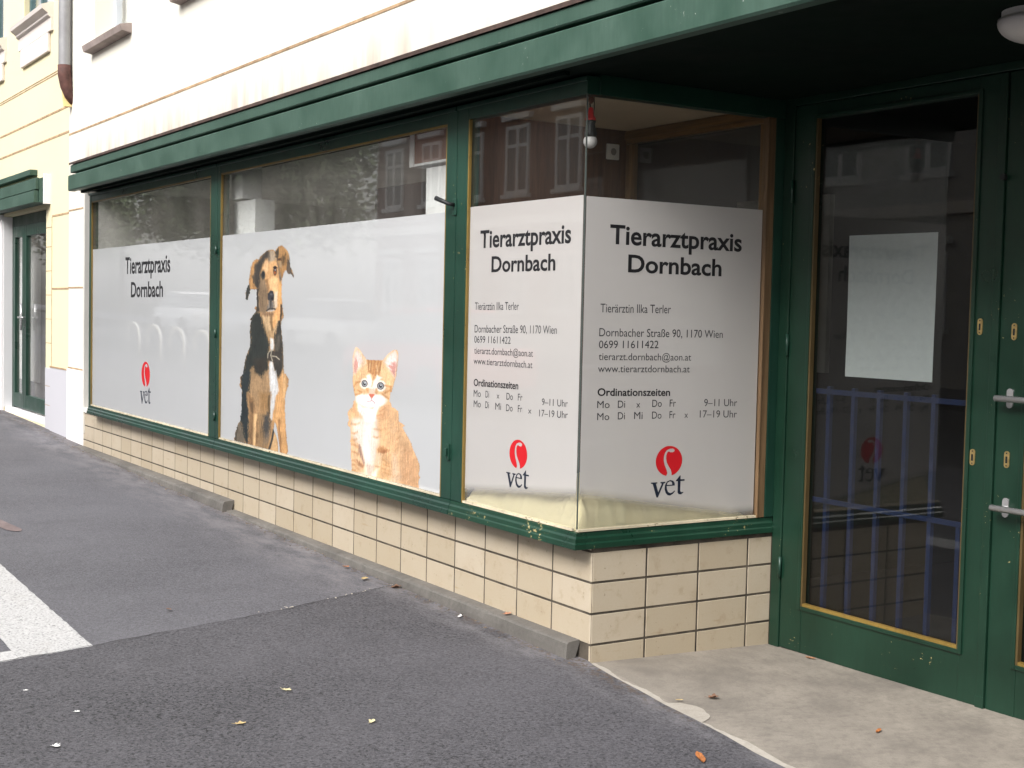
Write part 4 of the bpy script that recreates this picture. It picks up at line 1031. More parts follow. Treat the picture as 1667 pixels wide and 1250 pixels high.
cat.ell(C1, (318, 615), (74, 84), (244, 230, 216), 1.0); cat.ell(C1, (572, 652), (82, 88), (244, 230, 216), 1.0)
cat.ell(C1, (425, 885), (205, 112), (244, 238, 236), 2.2)
cat.ell(C1, (250, 850), (80, 80), (244, 236, 230), 2.5, 0.8); cat.ell(C1, (590, 870), (80, 80), (242, 232, 226), 2.5, 0.8)
for ln in ([(150, 665), (190, 600), (245, 585)], [(155, 700), (160, 720)], [(175, 790), (250, 770)], [(210, 720), (270, 750)], [(645, 645), (725, 665), (740, 745)], [(640, 760), (720, 720)], [(600, 780), (690, 850)], [(350, 700), (365, 720)]): cat.line(C1, ln, 15, (192, 136, 84), 1.2, 0.85)
cat.poly(C1, [(360, 690), (385, 690), (380, 760), (350, 740)], (204, 150, 100), 1.2, 0.8); cat.poly(C1, [(490, 700), (520, 690), (520, 780), (490, 770)], (200, 146, 98), 1.2, 0.8)
cat.poly(C1, [(395, 690), (475, 700), (478, 775), (388, 772)], (236, 198, 176), 1.2, 0.9)
cat.poly(C1, [(385, 775), (478, 780), (470, 805), (432, 848), (395, 810)], (218, 116, 90), 0.6, 1.0, 0.2)
cat.line(C1, [(430, 845), (430, 885)], 6, (196, 130, 128), 0.5); cat.line(C1, [(365, 902), (405, 892), (430, 880), (455, 892), (482, 925)], 7, (196, 158, 164), 0.7, 0.9)
for c, r in (((320, 615), (50, 60)), ((570, 652), (58, 62))):
    cat.ell(C1, c, (r[0] * 0.94, r[1] * 0.94), (66, 60, 66), 0.4); cat.ell(C1, (c[0], c[1] + 2), (r[0] * 0.74, r[1] * 0.76), (150, 154, 156), 0.4)
    cat.ell(C1, c, (r[0] * 0.42, r[1] * 0.46), (42, 44, 52), 0.35); cat.ell(C1, (c[0] + 6, c[1] - 12), (10, 13), (230, 232, 236), 0.25)
# ears
cat.poly(C1, [(132, 480), (130, 250), (150, 110), (190, 30), (270, 110), (345, 230), (350, 300), (240, 400), (170, 480)], (230, 194, 158), 0.8)
cat.poly(C1, [(150, 450), (142, 260), (170, 130), (205, 90), (262, 170), (290, 260), (250, 350), (190, 420)], (232, 202, 190), 1.2)
cat.poly(C1, [(148, 440), (150, 300), (180, 210), (215, 250), (225, 350), (180, 460)], (196, 136, 124), 1.6, 0.9)
for ln in ([(200, 120), (210, 260)], [(230, 180), (240, 300)], [(260, 210), (230, 340)]): cat.line(C1, ln, 9, (240, 222, 216), 0.9, 0.7)
cat.poly(C1, [(600, 250), (680, 150), (800, 75), (850, 180), (840, 330), (800, 560), (740, 480), (640, 330)], (228, 190, 156), 0.8)
cat.poly(C1, [(640, 280), (700, 180), (795, 105), (835, 180), (822, 330), (790, 500), (720, 390)], (234, 206, 196), 1.2)
cat.poly(C1, [(680, 350), (790, 260), (818, 330), (792, 500), (740, 440)], (192, 128, 118), 1.8, 0.85)
for ln in ([(690, 220), (770, 270)], [(720, 180), (800, 240)], [(660, 290), (760, 330)], [(670, 340), (740, 400)]): cat.line(C1, ln, 9, (240, 220, 214), 0.9, 0.7)
cat.fur(0.085)
cat.rgb = cat.rgb * 0.89 + cat.rgb.mean(-1, keepdims=True) * 0.11
cat.rgb = np.clip(cat.rgb * 1.02 + 4, 0, 255)
cat.build('kitten_picture', film2, M_print, YF - 0.0002, ZB + 0.0125)['label'] = 'printed picture of a ginger kitten sitting'

# ------------------------------------------------------------------ inside the windows
# show room behind the two left windows
rm = MB()
rm.box(-8.2, -1.17, 3.4, 3.45, 0.2, 2.75).box(-8.25, -8.2, -0.04, 3.45, 0.2, 2.75).box(-1.20, -1.162, 0.98, 3.4, 0.2, 2.75)
rm.box(-8.2, -1.2, -0.045, 3.4, 2.47, 2.5).box(-8.2, -1.2, -0.045, 3.4, 0.40, 0.44)
rm.build('show_room', M_room, shop)
rm = MB().box(-1.645, -1.22, 0.02, 0.16, 0.44, 2.165).box(-4.46, -4.06, 0.02, 0.16, 0.44, 2.15).box(-4.46, -4.25, 0.0, 0.14, 2.165, 2.47)
rm.build('inner_pillar', M_room_white, shop)
MB().box(-1.752, -1.21, 0.005, 0.15, 2.195, 2.469).build('inner_beam', M_room_brown, shop)
MB().box(-1.80, -1.754, 0.0, 0.16, 2.18, 2.469).box(-1.753, -1.21, 0.003, 0.152, 2.182, 2.1935).build('beam_edge', M_room_white, shop)
MB().box(-3.41, -2.725, 0.6, 0.64, 0.45, 2.215).build('inner_dark_board', M_dark, shop)  # thin board put in for a dark area of the room
# display cabinet behind the corner window
cab = thing('display_cabinet', (-0.6, 0.45, 0.47), 'brown wooden display niche behind the glass corner window', 'display niche')
MB().box(-1.16, -1.15, -0.05, 0.97, 0.44, 2.46).build('side_panel', M_wood, cab)
MB().box(-1.149, -0.072, -0.048, 0.97, 2.392, 2.41).build('ceiling', M_ceiling, cab)
MB().box(-1.149, -0.06, -0.048, 0.99, 0.44, 0.485).build('floor', M_cabfloor, cab)
MB().box(-1.149, -0.072, 0.945, 0.985, 2.322, 2.391).box(-1.149, -0.072, 0.935, 0.944, 2.345, 2.385).box(-1.149, -0.072, 0.945, 0.985, 0.486, 0.54).build('back_frame', M_woodx, cab, bevel=0.003)
MB().box(-1.149, -1.09, 0.947, 0.983, 0.541, 2.321).box(-0.115, -0.073, 0.947, 0.983, 0.541, 2.321).build('back_post', M_woodz, cab, bevel=0.003)
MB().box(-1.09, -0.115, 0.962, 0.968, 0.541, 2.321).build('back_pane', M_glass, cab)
MB().box(-1.0, -0.3, 1.6, 1.63, 1.15, 2.05).build('inner_board', plain('dim_board', (0.16, 0.15, 0.13), 0.8), shop)
# sockets on the wooden panel
def socket(z, label):
    t = thing('wall_socket', (-1.15, 0.856, z), label, 'socket', 'sockets in the display niche')
    MB().box(-1.149, -1.137, 0.815, 0.897, z - 0.041, z + 0.041).build('cover_plate', M_plastic, t, bevel=0.006)
    mbb = MB(); prof = []
    n = 20
    ring = lambda r, x: [(x, 0.856 + r * math.cos(2 * math.pi * k / n), z + r * math.sin(2 * math.pi * k / n)) for k in range(n)]
    vs = ring(0.024, -1.1365) + ring(0.020, -1.1365) + ring(0.019, -1.1325) + ring(0.0225, -1.1325)
    mbb.add(vs, [(a * n + k, a * n + (k + 1) % n, ((a + 1) % 4) * n + (k + 1) % n, ((a + 1) % 4) * n + k) for a in range(4) for k in range(n)])
    mbb.build('socket_ring', M_plastic, t)
    MB().add(ring(0.0195, -1.1362), [tuple(range(n))]).build('socket_well', plain('socket_grey', (0.30, 0.29, 0.27), 0.5), t)
    return t
socket(2.275, 'white wall socket high on the brown panel under the niche ceiling')
socket(0.765, 'white wall socket low on the brown panel, seen through the side film')
# crumpled cloth on the niche floor
mb = MB(); nx, ny = 150, 120; vs = []; fs = []
for j in range(ny + 1):
    for i in range(nx + 1):
        u, v = i / nx, j / ny
        x = -1.06 + 1.012 * u ** 0.8; y = -0.080 + 0.94 * v ** 1.3
        x += 0.02 * noise.noise((v * 6, 2.0, 0)) * (1 - abs(2 * u - 1)) ; y += 0.03 * noise.noise((u * 7, 5.0, 0)) * (0.3 + v)
        edge = min(u, 1 - u, v, 1 - v) * 14
        q = Vector((x * 4, y * 4, 1.7))
        rid = (1 - abs(noise.noise(q * 1.1 + Vector((0.4 * noise.noise(q * 0.7), 0, 0))))) ** 4
        rid2 = (1 - abs(noise.noise(q * 2.7))) ** 5
        qd = Vector(((x * 0.8 + y * 0.6) * 2.2 + 0.5 * noise.noise(q * 0.6), (y * 0.8 - x * 0.6) * 7.5 + 1.2 * noise.noise(q * 0.5), 3.3))
        fold = (1 - abs(noise.noise(qd))) ** 5; fold2 = (1 - abs(noise.noise(qd * 2.3))) ** 4
        df_ = max(y + 0.082, 0); ds_ = max(-0.045 - x, 0) * 1.2; dl_ = max(x + 1.07, 0); db_ = (1 - v) * 0.9
        wv = 0.5 + 0.5 * noise.noise((x * 5 + y * 4, 2.2, 0.4)); dd = min(df_, ds_) * (1.0 + 0.9 * wv)
        Hh = (0.050 + 0.085 * u) * (1 - 0.50 * max(v - 0.15, 0))
        h = Hh * (1 - math.exp(-dd / 0.045)) + (0.042 * fold + 0.020 * fold2 + 0.014 * rid * rid2) * min(1, 0.35 + dd * 14) + 0.05 * v * (1 - 0.6 * u)
        h = (h + 0.016) * min(1, 0.1 + dl_ * 9) * min(1, 0.3 + db_ * 8)
        if i == nx or j == 0: h = 0.0             # hems tucked down to the niche floor along both panes
        if j <= 1: y = -0.084
        if i >= nx - 1: x = -0.044
        vs.append((min(x, -0.044), max(y, -0.084), 0.4865 + max(h, 0.0)))
for j in range(ny):
    for i in range(nx):
        a = j * (nx + 1) + i; fs.append((a, a + 1, a + nx + 2, a + nx + 1))
cl = mb.add(vs, fs).build('cloth', plain('pale_yellow_cloth', (0.95, 0.83, 0.50), 0.9, var=0.05, scale=8, bmp=0.2), smooth=True)
tag(cl, 'crumpled pale yellow cloth spread on the floor of the display niche', 'cloth')
# lamp-like ornament hanging at the glass corner
orn = thing('hanging_ornament', (-0.143, 0.0, 2.39), 'small dark ornament with a red band and white ball hanging just inside the glass corner', 'ornament')
oc = (-0.143, 0.0, 0.0)
MB().tube([(oc[0] - 0.012, 0, 2.391), (oc[0] - 0.016, 0.004, 2.34), (oc[0] - 0.004, 0, 2.28)], 0.0035).tube([(oc[0] + 0.02, 0, 2.391), (oc[0] + 0.024, 0.0, 2.30), (oc[0] + 0.02, 0, 2.24)], 0.002).build('cord', M_black, orn)
MB().lathe([(0.006, 2.355), (0.012, 2.345), (0.012, 2.33), (0.004, 2.32)][::-1], oc, 12).build('hook', M_room_brown, orn, smooth=True)
MB().lathe([(0.024, 2.176), (0.028, 2.19), (0.023, 2.215), (0.020, 2.235), (0.024, 2.248)], oc).build('body', M_black, orn, smooth=True)
MB().lathe([(0.024, 2.249), (0.022, 2.258), (0.014, 2.272), (0.010, 2.30), (0.006, 2.305)], oc).build('band', M_red, orn, smooth=True)
MB().lathe([(0.002, 2.130)] + [(0.030 * math.sin(t), 2.160 - 0.030 * math.cos(t)) for t in [math.pi * k / 10 for k in range(1, 9)]], oc).build('ball', M_opal, orn, smooth=True)

# ------------------------------------------------------------------ recessed entrance
DY = 1.0
fr = thing('entrance_frame', (0.7, DY, -0.1), 'dark green door frame with centre post filling the recessed entrance', 'door frame')
MB().box(-0.003, 0.058, DY - 0.005, DY + 0.07, -0.13, 2.42).box(0.058, 2.45, DY - 0.004, DY + 0.07, 2.385, 2.42).box(2.42, 2.5, DY - 0.005, DY + 0.07, -0.13, 2.42).build('jamb', M_green_shaded, fr, bevel=0.004)
def door_leaf(name, label, x0, x1, g0, g1, bars_side):
    t = thing(name, ((x0 + x1) / 2, DY, -0.1), label, 'door', 'entrance door leaves')
    m = MB(); zb, zt = -0.10, 2.382; gb_, gt_ = 0.115, 2.315
    m.box(x0, g0, DY, DY + 0.05, zb, zt).box(g1, x1, DY, DY + 0.05, zb, zt).box(g0, g1, DY + 0.001, DY + 0.05, zb, gb_).box(g0, g1, DY + 0.001, DY + 0.05, gt_, zt)
    # raised glazing moulding
    for a, b, c, d in ((g0 - 0.018, g0, gb_ - 0.018, gt_ + 0.018), (g1, g1 + 0.018, gb_ - 0.018, gt_ + 0.018)): m.box(a, b, DY - 0.009, DY, c, d)
    m.box(g0, g1, DY - 0.008, DY + 0.001, gb_ - 0.018, gb_).box(g0, g1, DY - 0.008, DY + 0.001, gt_, gt_ + 0.018)
    m.build('leaf_frame', M_green_shaded, t, bevel=0.003)
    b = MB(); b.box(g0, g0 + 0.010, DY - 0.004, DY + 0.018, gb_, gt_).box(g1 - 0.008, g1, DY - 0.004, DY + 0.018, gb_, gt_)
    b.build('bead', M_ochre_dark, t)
    MB().box(g0 + 0.010, g1 - 0.008, DY - 0.003, DY + 0.018, gb_, gb_ + 0.013).build('bottom_bead', M_ochre, t)
    MB().box(g0, g1, DY + 0.022, DY + 0.027, gb_, gt_).build('glass_pane', M_glass_rough, t)
    return t
d1 = door_leaf('shop_door', 'left dark green glazed door leaf with a sheet of paper behind its glass', 0.062, 1.172, 0.195, 1.075, 1)
d2 = door_leaf('shop_door', 'right dark green glazed door leaf carrying two chrome push bars, cut by the photo edge', 1.212, 2.41, 1.345, 2.28, 0)
MB().box(1.174, 1.210, DY - 0.010, DY + 0.05, -0.06, 2.38).build('centre_post', M_green_shaded, fr, bevel=0.003)
MB().box(1.172, 1.212, DY - 0.013, DY + 0.05, -0.1, -0.045).build('post_foot', M_green_shaded, fr, bevel=0.003)
def escutcheon(x, z, parent):
    n = 12; pl = [(x + 0.0115 * math.cos(t), z + 0.021 + 0.0115 * math.sin(t)) for t in [math.pi * k / n for k in range(n + 1)]] + [(x + 0.0115 * math.cos(t), z - 0.021 + 0.0115 * math.sin(t)) for t in [math.pi + math.pi * k / n for k in range(n + 1)]]
    k = MB().prism(pl, 1, DY - 0.004, DY - 0.0005).build('keyhole_plate', M_brass, parent)
    MB().box(x - 0.004, x + 0.004, DY - 0.0055, DY - 0.0035, z - 0.014, z + 0.012).build('keyhole', M_black, k)
    for dz in (0.024, -0.024): MB().tube([(x, DY - 0.0055, z + dz), (x, DY - 0.003, z + dz)], 0.0028, 8).build('screw', M_black, k)
escutcheon(1.119, 1.405, d1); escutcheon(1.108, 0.890, d1); escutcheon(1.278, 1.389, d2); escutcheon(1.268, 0.897, d2)
for z in (1.133, 0.711):
    b = MB().tube([(1.245, DY - 0.055, z), (2.36, DY - 0.055, z)], 0.0125, 14).build('push_bar', M_chrome, d2, smooth=True)
    n = 12; x = 1.272
    pl = [(x + 0.014 * math.cos(t), z + 0.024 + 0.014 * math.sin(t)) for t in [math.pi * k / n for k in range(n + 1)]] + [(x + 0.014 * math.cos(t), z - 0.024 + 0.014 * math.sin(t)) for t in [math.pi + math.pi * k / n for k in range(n + 1)]]
    MB().prism(pl, 1, DY - 0.006, DY - 0.0005).tube([(x, DY - 0.004, z), (x, DY - 0.055, z)], 0.008).build('bar_bracket', M_chrome, b)
for z in (0.27, 1.30, 2.0):
    MB().tube([(0.060, DY - 0.010, z - 0.05), (0.060, DY - 0.010, z + 0.05)], 0.008).build('hinge', M_green, d1, smooth=True)
MB().tube([(1.215, DY - 0.012, 1.98), (1.215, DY - 0.03, 1.98)], 0.012).build('door_knob', M_black, d2)
# paper behind the left leaf's glass
mb = MB(); vs = []; nn = 10
for j in range(nn + 1):
    for i in range(nn + 1):
        u, v = i / nn, j / nn
        vs.append((0.380 + 0.484 * u + 0.003 * (1 - v), DY + 0.033 + 0.003 * math.sin(u * 5 + v * 3), 1.172 + 0.617 * v - 0.003 * u * v))
fs = [(j * 11 + i, j * 11 + i + 1, (j + 1) * 11 + i + 1, (j + 1) * 11 + i) for j in range(nn) for i in range(nn)]
pp = mb.add(vs, fs).build('paper_sheet', M_paper); tag(pp, 'large blank sheet of white paper stuck behind the left door glass', 'paper')
# blue security grille behind the leaf
gr = thing('security_grille', (0.62, DY + 0.07, 0.05), 'blue painted bar grille behind the lower half of the left door glass', 'grille')
for k in range(7):
    x = 0.262 + 0.1475 * k
    if x > 1.13: break
    MB().box(x - 0.010, x + 0.010, DY + 0.060, DY + 0.080, 0.03, 1.12 if k < 5 else 0.60).build('vertical_bar', M_grille, gr)
MB().box(0.13, 1.13, DY + 0.052, DY + 0.0595, 1.085, 1.108).build('cross_bar', M_grille, gr); MB().box(0.13, 1.13, DY + 0.052, DY + 0.0595, 0.592, 0.614).build('cross_bar', M_grille, gr)
# hall behind the doors, lobby walls and an added pier on the right
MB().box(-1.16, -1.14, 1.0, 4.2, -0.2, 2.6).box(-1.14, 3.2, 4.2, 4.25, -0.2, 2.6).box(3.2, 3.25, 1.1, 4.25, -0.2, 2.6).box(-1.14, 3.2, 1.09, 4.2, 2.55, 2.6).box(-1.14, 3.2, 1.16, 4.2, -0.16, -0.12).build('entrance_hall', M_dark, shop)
MB().box(0.3, 1.9, 3.2, 3.9, -0.12, 0.75).box(0.25, 1.95, 3.1, 3.95, 0.75, 0.79).build('hall_counter', plain('dim_counter', (0.09, 0.085, 0.08), 0.6), shop)
MB().box(3.2, 6.0, -0.03, 1.4, -0.25, 2.418).box(2.51, 3.2, 1.0, 1.1, -0.25, 2.418).build('shade_pier', M_white, shop)  # unseen pier, added and set close to cut light in the recess
# opal lamp under the soffit
lm = thing('ceiling_lamp', (1.80, 0.36, 2.42), 'round white opal lamp under the dark soffit at the top right edge', 'lamp')
lc = (1.795, 0.36, 0)
MB().lathe([(0.10, 2.395), (0.105, 2.405), (0.105, 2.42)], lc, 32).build('lamp_base', M_plastic, lm, smooth=False)
MB().lathe([(0.004, 2.318)] + [(0.117 * math.sin(t), 2.385 - 0.067 * math.cos(t)) for t in [math.pi * k / 20 for k in range(1, 12)]] + [(0.108, 2.394)], lc, 40).build('lamp_shade', M_opal, lm, smooth=True)

# ------------------------------------------------------------------ yellow neighbour house
yb = thing('yellow_house', (-12, 0.3, 0.1), 'pale yellow rendered house with moulded window sills, left of the white house', 'building')
YY = 0.02
holes = [(-12.02, -9.955, 0.13, 2.42), (-15.5, -12.22, 0.50, 2.42)] + [(x, x + 1.15, 4.50, 6.4) for x in (-11.0, -13.22, -15.7, -18.2)] + [(x, x + 1.15, 7.3, 9.0) for x in (-11.0, -13.22, -15.7, -18.2)]
mb = MB(); wall_holes(mb, -26, -8.945, -0.1, 10.2, holes, YY, 0.14)
mb.box(-26, -8.945, 0.5, 6, 10.0, 10.2); mb.build('facade_wall', M_yellow, yb)
MB().box(-9.70, -8.945, YY - 0.02, YY, -0.1, 0.755).build('plinth', M_plinth_g, yb, bevel=0.005)
MB().box(-9.953, -9.705, YY - 0.008, YY, -0.1, 0.74).build('plinth', M_plinth_g, yb, bevel=0.005)
M_beige_small = plain('small_beige_tile', (0.62, 0.56, 0.48), 0.6, var=0.15, scale=9)
MB().box(-15.5, -12.03, YY - 0.015, YY, -0.05, 0.49).build('plinth', M_beige_small, yb, bevel=0.004)
for z in (3.765, 3.74): strip('groove_shade', -26, -9.45, YY, z, yb, 0.010)
for z in (3.36, 3.11): strip('groove_shade', -12.25, -8.95, YY, z, yb, 0.02)
for z in (2.31, 1.565): strip('groove_shade', -9.69, -8.95, YY, z, yb, 0.018)
strip('groove_shade', -9.69, -8.95, YY - 0.02, 0.760, yb, 0.016)
for z in (1.0, 1.25, 1.5, 1.75, 2.0, 2.2, 0.55, 0.35): strip('joint', -9.95, -9.71, YY, z, yb, 0.006, 0.009 if z < 0.74 else 0.003)
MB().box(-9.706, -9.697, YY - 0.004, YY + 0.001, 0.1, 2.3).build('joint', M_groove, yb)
for x in (-11.0, -13.22, -15.7, -18.2):
    for z0, z1 in ((4.50, 6.4), (7.3, 9.0)):
        f = upper_window(x + 0.02, z0, z1, yb, M_winframe_dark, y=YY - 0.12)
        pr = [(YY, z0 - 0.30), (YY - 0.03, z0 - 0.30), (YY - 0.03, z0 - 0.17), (YY - 0.06, z0 - 0.15), (YY - 0.06, z0 - 0.13), (YY - 0.115, z0 - 0.09), (YY - 0.125, z0 - 0.05), (YY, z0 - 0.01)]
        MB().prism(pr, 0, x - 0.16, x + 1.33).build('sill', M_moulding, f)
        MB().box(x - 0.04, x + 1.21, YY - 0.035, YY, z0 - 0.50, z0 - 0.305).build('apron', M_moulding, f, bevel=0.01)
# green shutter box over the neighbour's door
sb = thing('shutter_box', (-12, -0.05, 2.45), 'short green roller shutter box over the green door of the yellow house', 'shutter box')
bx0, bx1 = -16.0, -9.80
MB().prism([(YY, 2.452), (-0.085, 2.452), (-0.085, 2.70), (YY, 2.735)], 0, bx0, bx1).build('casing', M_fascia, sb, bevel=0.003)
MB().box(bx0, bx1 - 0.03, -0.135, -0.0855, 2.452, 2.575).build('lower_fascia', M_fascia, sb, bevel=0.004)
MB().box(bx0, bx1 - 0.02, -0.120, -0.0855, 2.587, 2.705).build('upper_fascia', M_fascia, sb, bevel=0.004)
MB().box(bx0, -10.35, -0.06, YY, 2.775, 2.835).build('top_rail', M_fascia, sb, bevel=0.004)
MB().box(bx1 + 0.002, bx1 + 0.03, -0.05, YY, 2.44, 2.75).build('end_trim', M_plinth_w, sb)
# neighbour's green glazed door with side light
nd = thing('glazed_door', (-11.0, 0.15, 0.13), 'green glazed door with a narrow side light in the yellow house, at the left edge', 'door')
y0, y1 = 0.115, 0.155
m = MB().box(-12.02, -11.93, y0, y1, 0.18, 2.418).box(-12.02, -9.957, y0 + 0.001, y1 - 0.001, 2.30, 2.4185).box(-10.04, -9.957, y0, y1, 0.18, 2.30)
m.build('door_frame', M_green, nd, bevel=0.004)
def leafy(a, b, name):
    w = 0.10
    m = MB().box(a, a + w, y0 - 0.012, y1, 0.20, 2.295).box(b - w, b, y0 - 0.012, y1, 0.20, 2.295).box(a + w, b - w, y0 - 0.011, y1, 0.20, 0.36).box(a + w, b - w, y0 - 0.011, y1, 2.17, 2.295)
    o = m.build(name, M_green, nd, bevel=0.004)
    MB().box(a + w - 0.01, b - w + 0.01, 0.130, 0.136, 0.35, 2.18).build('pane', M_glass, o)
    return o
lf = leafy(-11.925, -11.36, 'side_light'); lf2 = leafy(-11.355, -10.045, 'door_leaf')
MB().tube([(-11.30, 0.06, 1.10), (-11.30, 0.06, 1.40)], 0.012).tube([(-11.44, 0.055, 1.245), (-11.20, 0.055, 1.245)], 0.011).tube([(-11.30, 0.105, 1.245), (-11.30, 0.06, 1.245)], 0.010).build('handle', M_chrome, lf2, smooth=True)
MB().box(-12.01, -9.96, 0.03, 0.15, 0.11, 0.178).build('threshold', M_plinth_w, nd, bevel=0.004)
MB().box(-12.0195, -12.008, YY - 0.006, 0.112, 0.18, 2.415).build('trim', M_plinth_w, nd)
MB().box(-12.018, -9.96, 0.9, 0.95, 0.0, 2.6).box(-12.6, -9.5, 0.2, 0.9, 0.04, 0.1).build('inner_wall', M_room, nd)
MB().box(-12.60, -10.0, 0.5, 0.52, 0.2, 2.5).build('inner_curtain', plain('dim_curtain', (0.28, 0.28, 0.27), 0.9), nd)
# white-framed shop window at the very left
lw = thing('shop_window', (-13.8, 0.1, 0.5), 'white framed window cut by the left photo edge beside the green glazed door', 'shop window')
MB().box(-12.30, -12.222, 0.06, 0.12, 0.50, 2.42).box(-15.5, -12.30, 0.061, 0.119, 0.50, 0.60).box(-15.5, -12.30, 0.061, 0.119, 2.32, 2.42).box(-15.5, -12.30, 0.061, 0.119, 1.50, 1.56).build('frame', M_plinth_w, lw, bevel=0.004)
MB().box(-15.5, -12.30, 0.085, 0.091, 0.58, 2.34).build('glass_pane', M_glass, lw)
MB().box(-15.5, -12.2, 0.45, 0.48, 0.45, 2.45).build('inner_wall', M_room_white, lw)
MB().box(-12.215, -12.025, YY - 0.03, YY + 0.0, 0.1, 2.44).build('trim', M_plinth_w, nd, bevel=0.003)
# downpipe at the joint of the two houses, ending in a brown boot
dp = thing('downpipe', (-8.95, -0.07, 3.4), 'grey metal rain pipe ending in a rusty brown boot between the two houses', 'drainpipe')
px_, py_ = -8.86, -0.070
MB().tube([(px_, py_, 3.70), (px_, py_, 10.0)], 0.058, 16, cap=False).build('pipe', plain('zinc', (0.30, 0.30, 0.31), 0.5, metal=0.3, var=0.15, scale=7), dp, smooth=True)
MB().tube([(px_, py_, 3.72), (px_ + 0.0, py_ + 0.002, 3.62), (px_ + 0.004, py_ + 0.02, 3.52), (px_ + 0.008, py_ + 0.055, 3.42), (px_ + 0.01, py_ + 0.085, 3.36)], [0.063, 0.063, 0.06, 0.05, 0.035], 14).build('boot', plain('rust_brown', (0.085, 0.035, 0.028), 0.75, var=0.45, scale=16), dp, smooth=True)
mb = MB(); arc = []
for k in range(9):
    t = k / 8; arc.append((px_ - 0.13 + 0.11 * t ** 1.6, 3.745 - 0.42 * t))
inn = [(x + 0.075 - 0.03 * i / 8, z + 0.0) for i, (x, z) in enumerate(arc)]
mb.prism(arc + inn[::-1], 1, -0.075, 0.0).build('boot_surround', plain('ochre_render', (0.66, 0.50, 0.22), 0.9, var=0.15), dp)
MB().box(px_ - 0.20, px_ - 0.05, -0.08, 0.0, 3.747, 3.758).build('collar', M_flash, dp)
for z in (4.6, 6.6, 8.6): MB().lathe([(0.062, z), (0.064, z + 0.005), (0.064, z + 0.035), (0.062, z + 0.04)], (px_, py_, 0), 16).build('clamp', M_flash, dp)

# ------------------------------------------------------------------ fallen leaves and scraps
def leaf(x, y, size, ang, col, label, kind='lobed', curl=0.3, cat='leaf', name='fallen_leaf', z=None):
    random_ = random.Random(int(abs(x) * 1000 + abs(y) * 77)); n = 28; vs = [(0, 0, 0)]; 
    for k in range(n):
        t = 2 * math.pi * k / n
        if kind == 'lobed': r = 0.55 + 0.30 * abs(math.cos(2.5 * t)) ** 1.5 + 0.18 * math.cos(t) + random_.uniform(-0.08, 0.08)
        elif kind == 'oval': r = 1 / math.sqrt((math.cos(t) / 1.0) ** 2 + (math.sin(t) / 0.5) ** 2)
        else: r = 0.5 + random_.uniform(0, 0.5)
        px, py = r * math.cos(t), r * math.sin(t) * 0.75
        vs.append((px, py, curl * (abs(py) ** 1.5 * 0.9 + 0.35 * max(px, 0) ** 2) + random_.uniform(0, 0.10)))
    fs = [(0, k + 1, (k + 1) % n + 1) for k in range(n)]
    mb = MB().add(vs, fs)
    if kind != 'scrap': mb.tube([(-0.4, 0, 0.04), (-0.85, 0.05, 0.10), (-1.15, 0.12, 0.16)], 0.025, 5)
    z0 = (gz(x, y) + 0.010) if z is None else z
    ca, sa = math.cos(ang), math.sin(ang); s = size / 2
    mb.v = [(x + s * (a * ca - b * sa), y + s * (a * sa + b * ca), z0 + s * c) for a, b, c in mb.v]
    o = mb.build(name, plain('leaf_skin', col, 0.7, var=0.3, scale=60)); tag(o, label, cat, 'fallen leaves and scraps on the ground')
    return o
PALE = (0.62, 0.55, 0.33); TAN = (0.44, 0.33, 0.16); BRN = (0.16, 0.085, 0.05); ORG = (0.33, 0.12, 0.035); WHT = (0.75, 0.75, 0.74)
sl = lambda x, y: slab_z(x, y) + 0.004
leaf(-0.271, -1.31, 0.052, 0.5, PALE, 'pale yellow lobed leaf on dark asphalt, farthest of the three pale leaves')
leaf(0.02, -1.612, 0.048, 1.4, TAN, 'tan lobed leaf on the dark asphalt, nearest the bottom left of the three pale leaves')
leaf(0.244, -1.189, 0.042, 2.2, PALE, 'small pale curled leaf on the dark asphalt, rightmost of the three pale leaves', curl=0.7)
leaf(-1.741, -1.304, 0.045, 0.2, BRN, 'tiny reddish brown leaf alone on the lighter old asphalt', 'oval')
leaf(0.626, 0.111, 0.055, 0.9, BRN, 'curled brown leaf on the concrete slab in front of the tiled side', curl=1.0, z=sl(0.626, 0.111))
leaf(1.225, 0.391, 0.042, 2.0, ORG, 'small bright orange leaf in the middle of the concrete slab', 'oval', 0.6, z=sl(1.225, 0.391))
leaf(1.14, -0.385, 0.075, 2.75, ORG, 'long curled orange brown leaf on the asphalt at the bottom edge', 'oval', 0.9)
leaf(-2.212, -0.140, 0.05, 0.4, ORG, 'small orange leaf against the foot of the tiled wall, left of the brown clump')
leaf(-1.62, -0.135, 0.07, 1.1, BRN, 'brown clump of leaf at the foot of the kerb where the asphalt seam meets it', curl=0.8)
leaf(-1.889, -0.182, 0.06, 2.3, TAN, 'flat tan leaf on the asphalt just left of the seam by the wall')
leaf(-0.634, -0.06, 0.05, 1.7, (0.42, 0.20, 0.12), 'reddish tan leaf lying on top of the low concrete kerb', z=0.018)
leaf(0.60, -0.035, 0.03, 1.0, TAN, 'tiny yellow leaf on the pale cement edge of the slab', 'oval', z=sl(0.60, -0.035) + 0.004)
leaf(0.30, 0.965, 0.05, 0.3, (0.32, 0.15, 0.07), 'brown leaf lodged against the bottom of the left door', 'oval', z=sl(0.30, 0.965))
leaf(-0.065, -2.242, 0.05, 0.4, WHT, 'largest white paper scrap near the lower left corner of the asphalt', 'scrap', 0.6, 'litter', 'paper_scrap')
leaf(-0.403, -2.084, 0.028, 1.2, WHT, 'small white paper scrap on the asphalt beyond the largest scrap', 'scrap', 0.4, 'litter', 'paper_scrap')
leaf(-0.76, -2.188, 0.024, 1.2, WHT, 'tiniest white paper scrap on the asphalt near the parking line', 'scrap', 0.4, 'litter', 'paper_scrap')
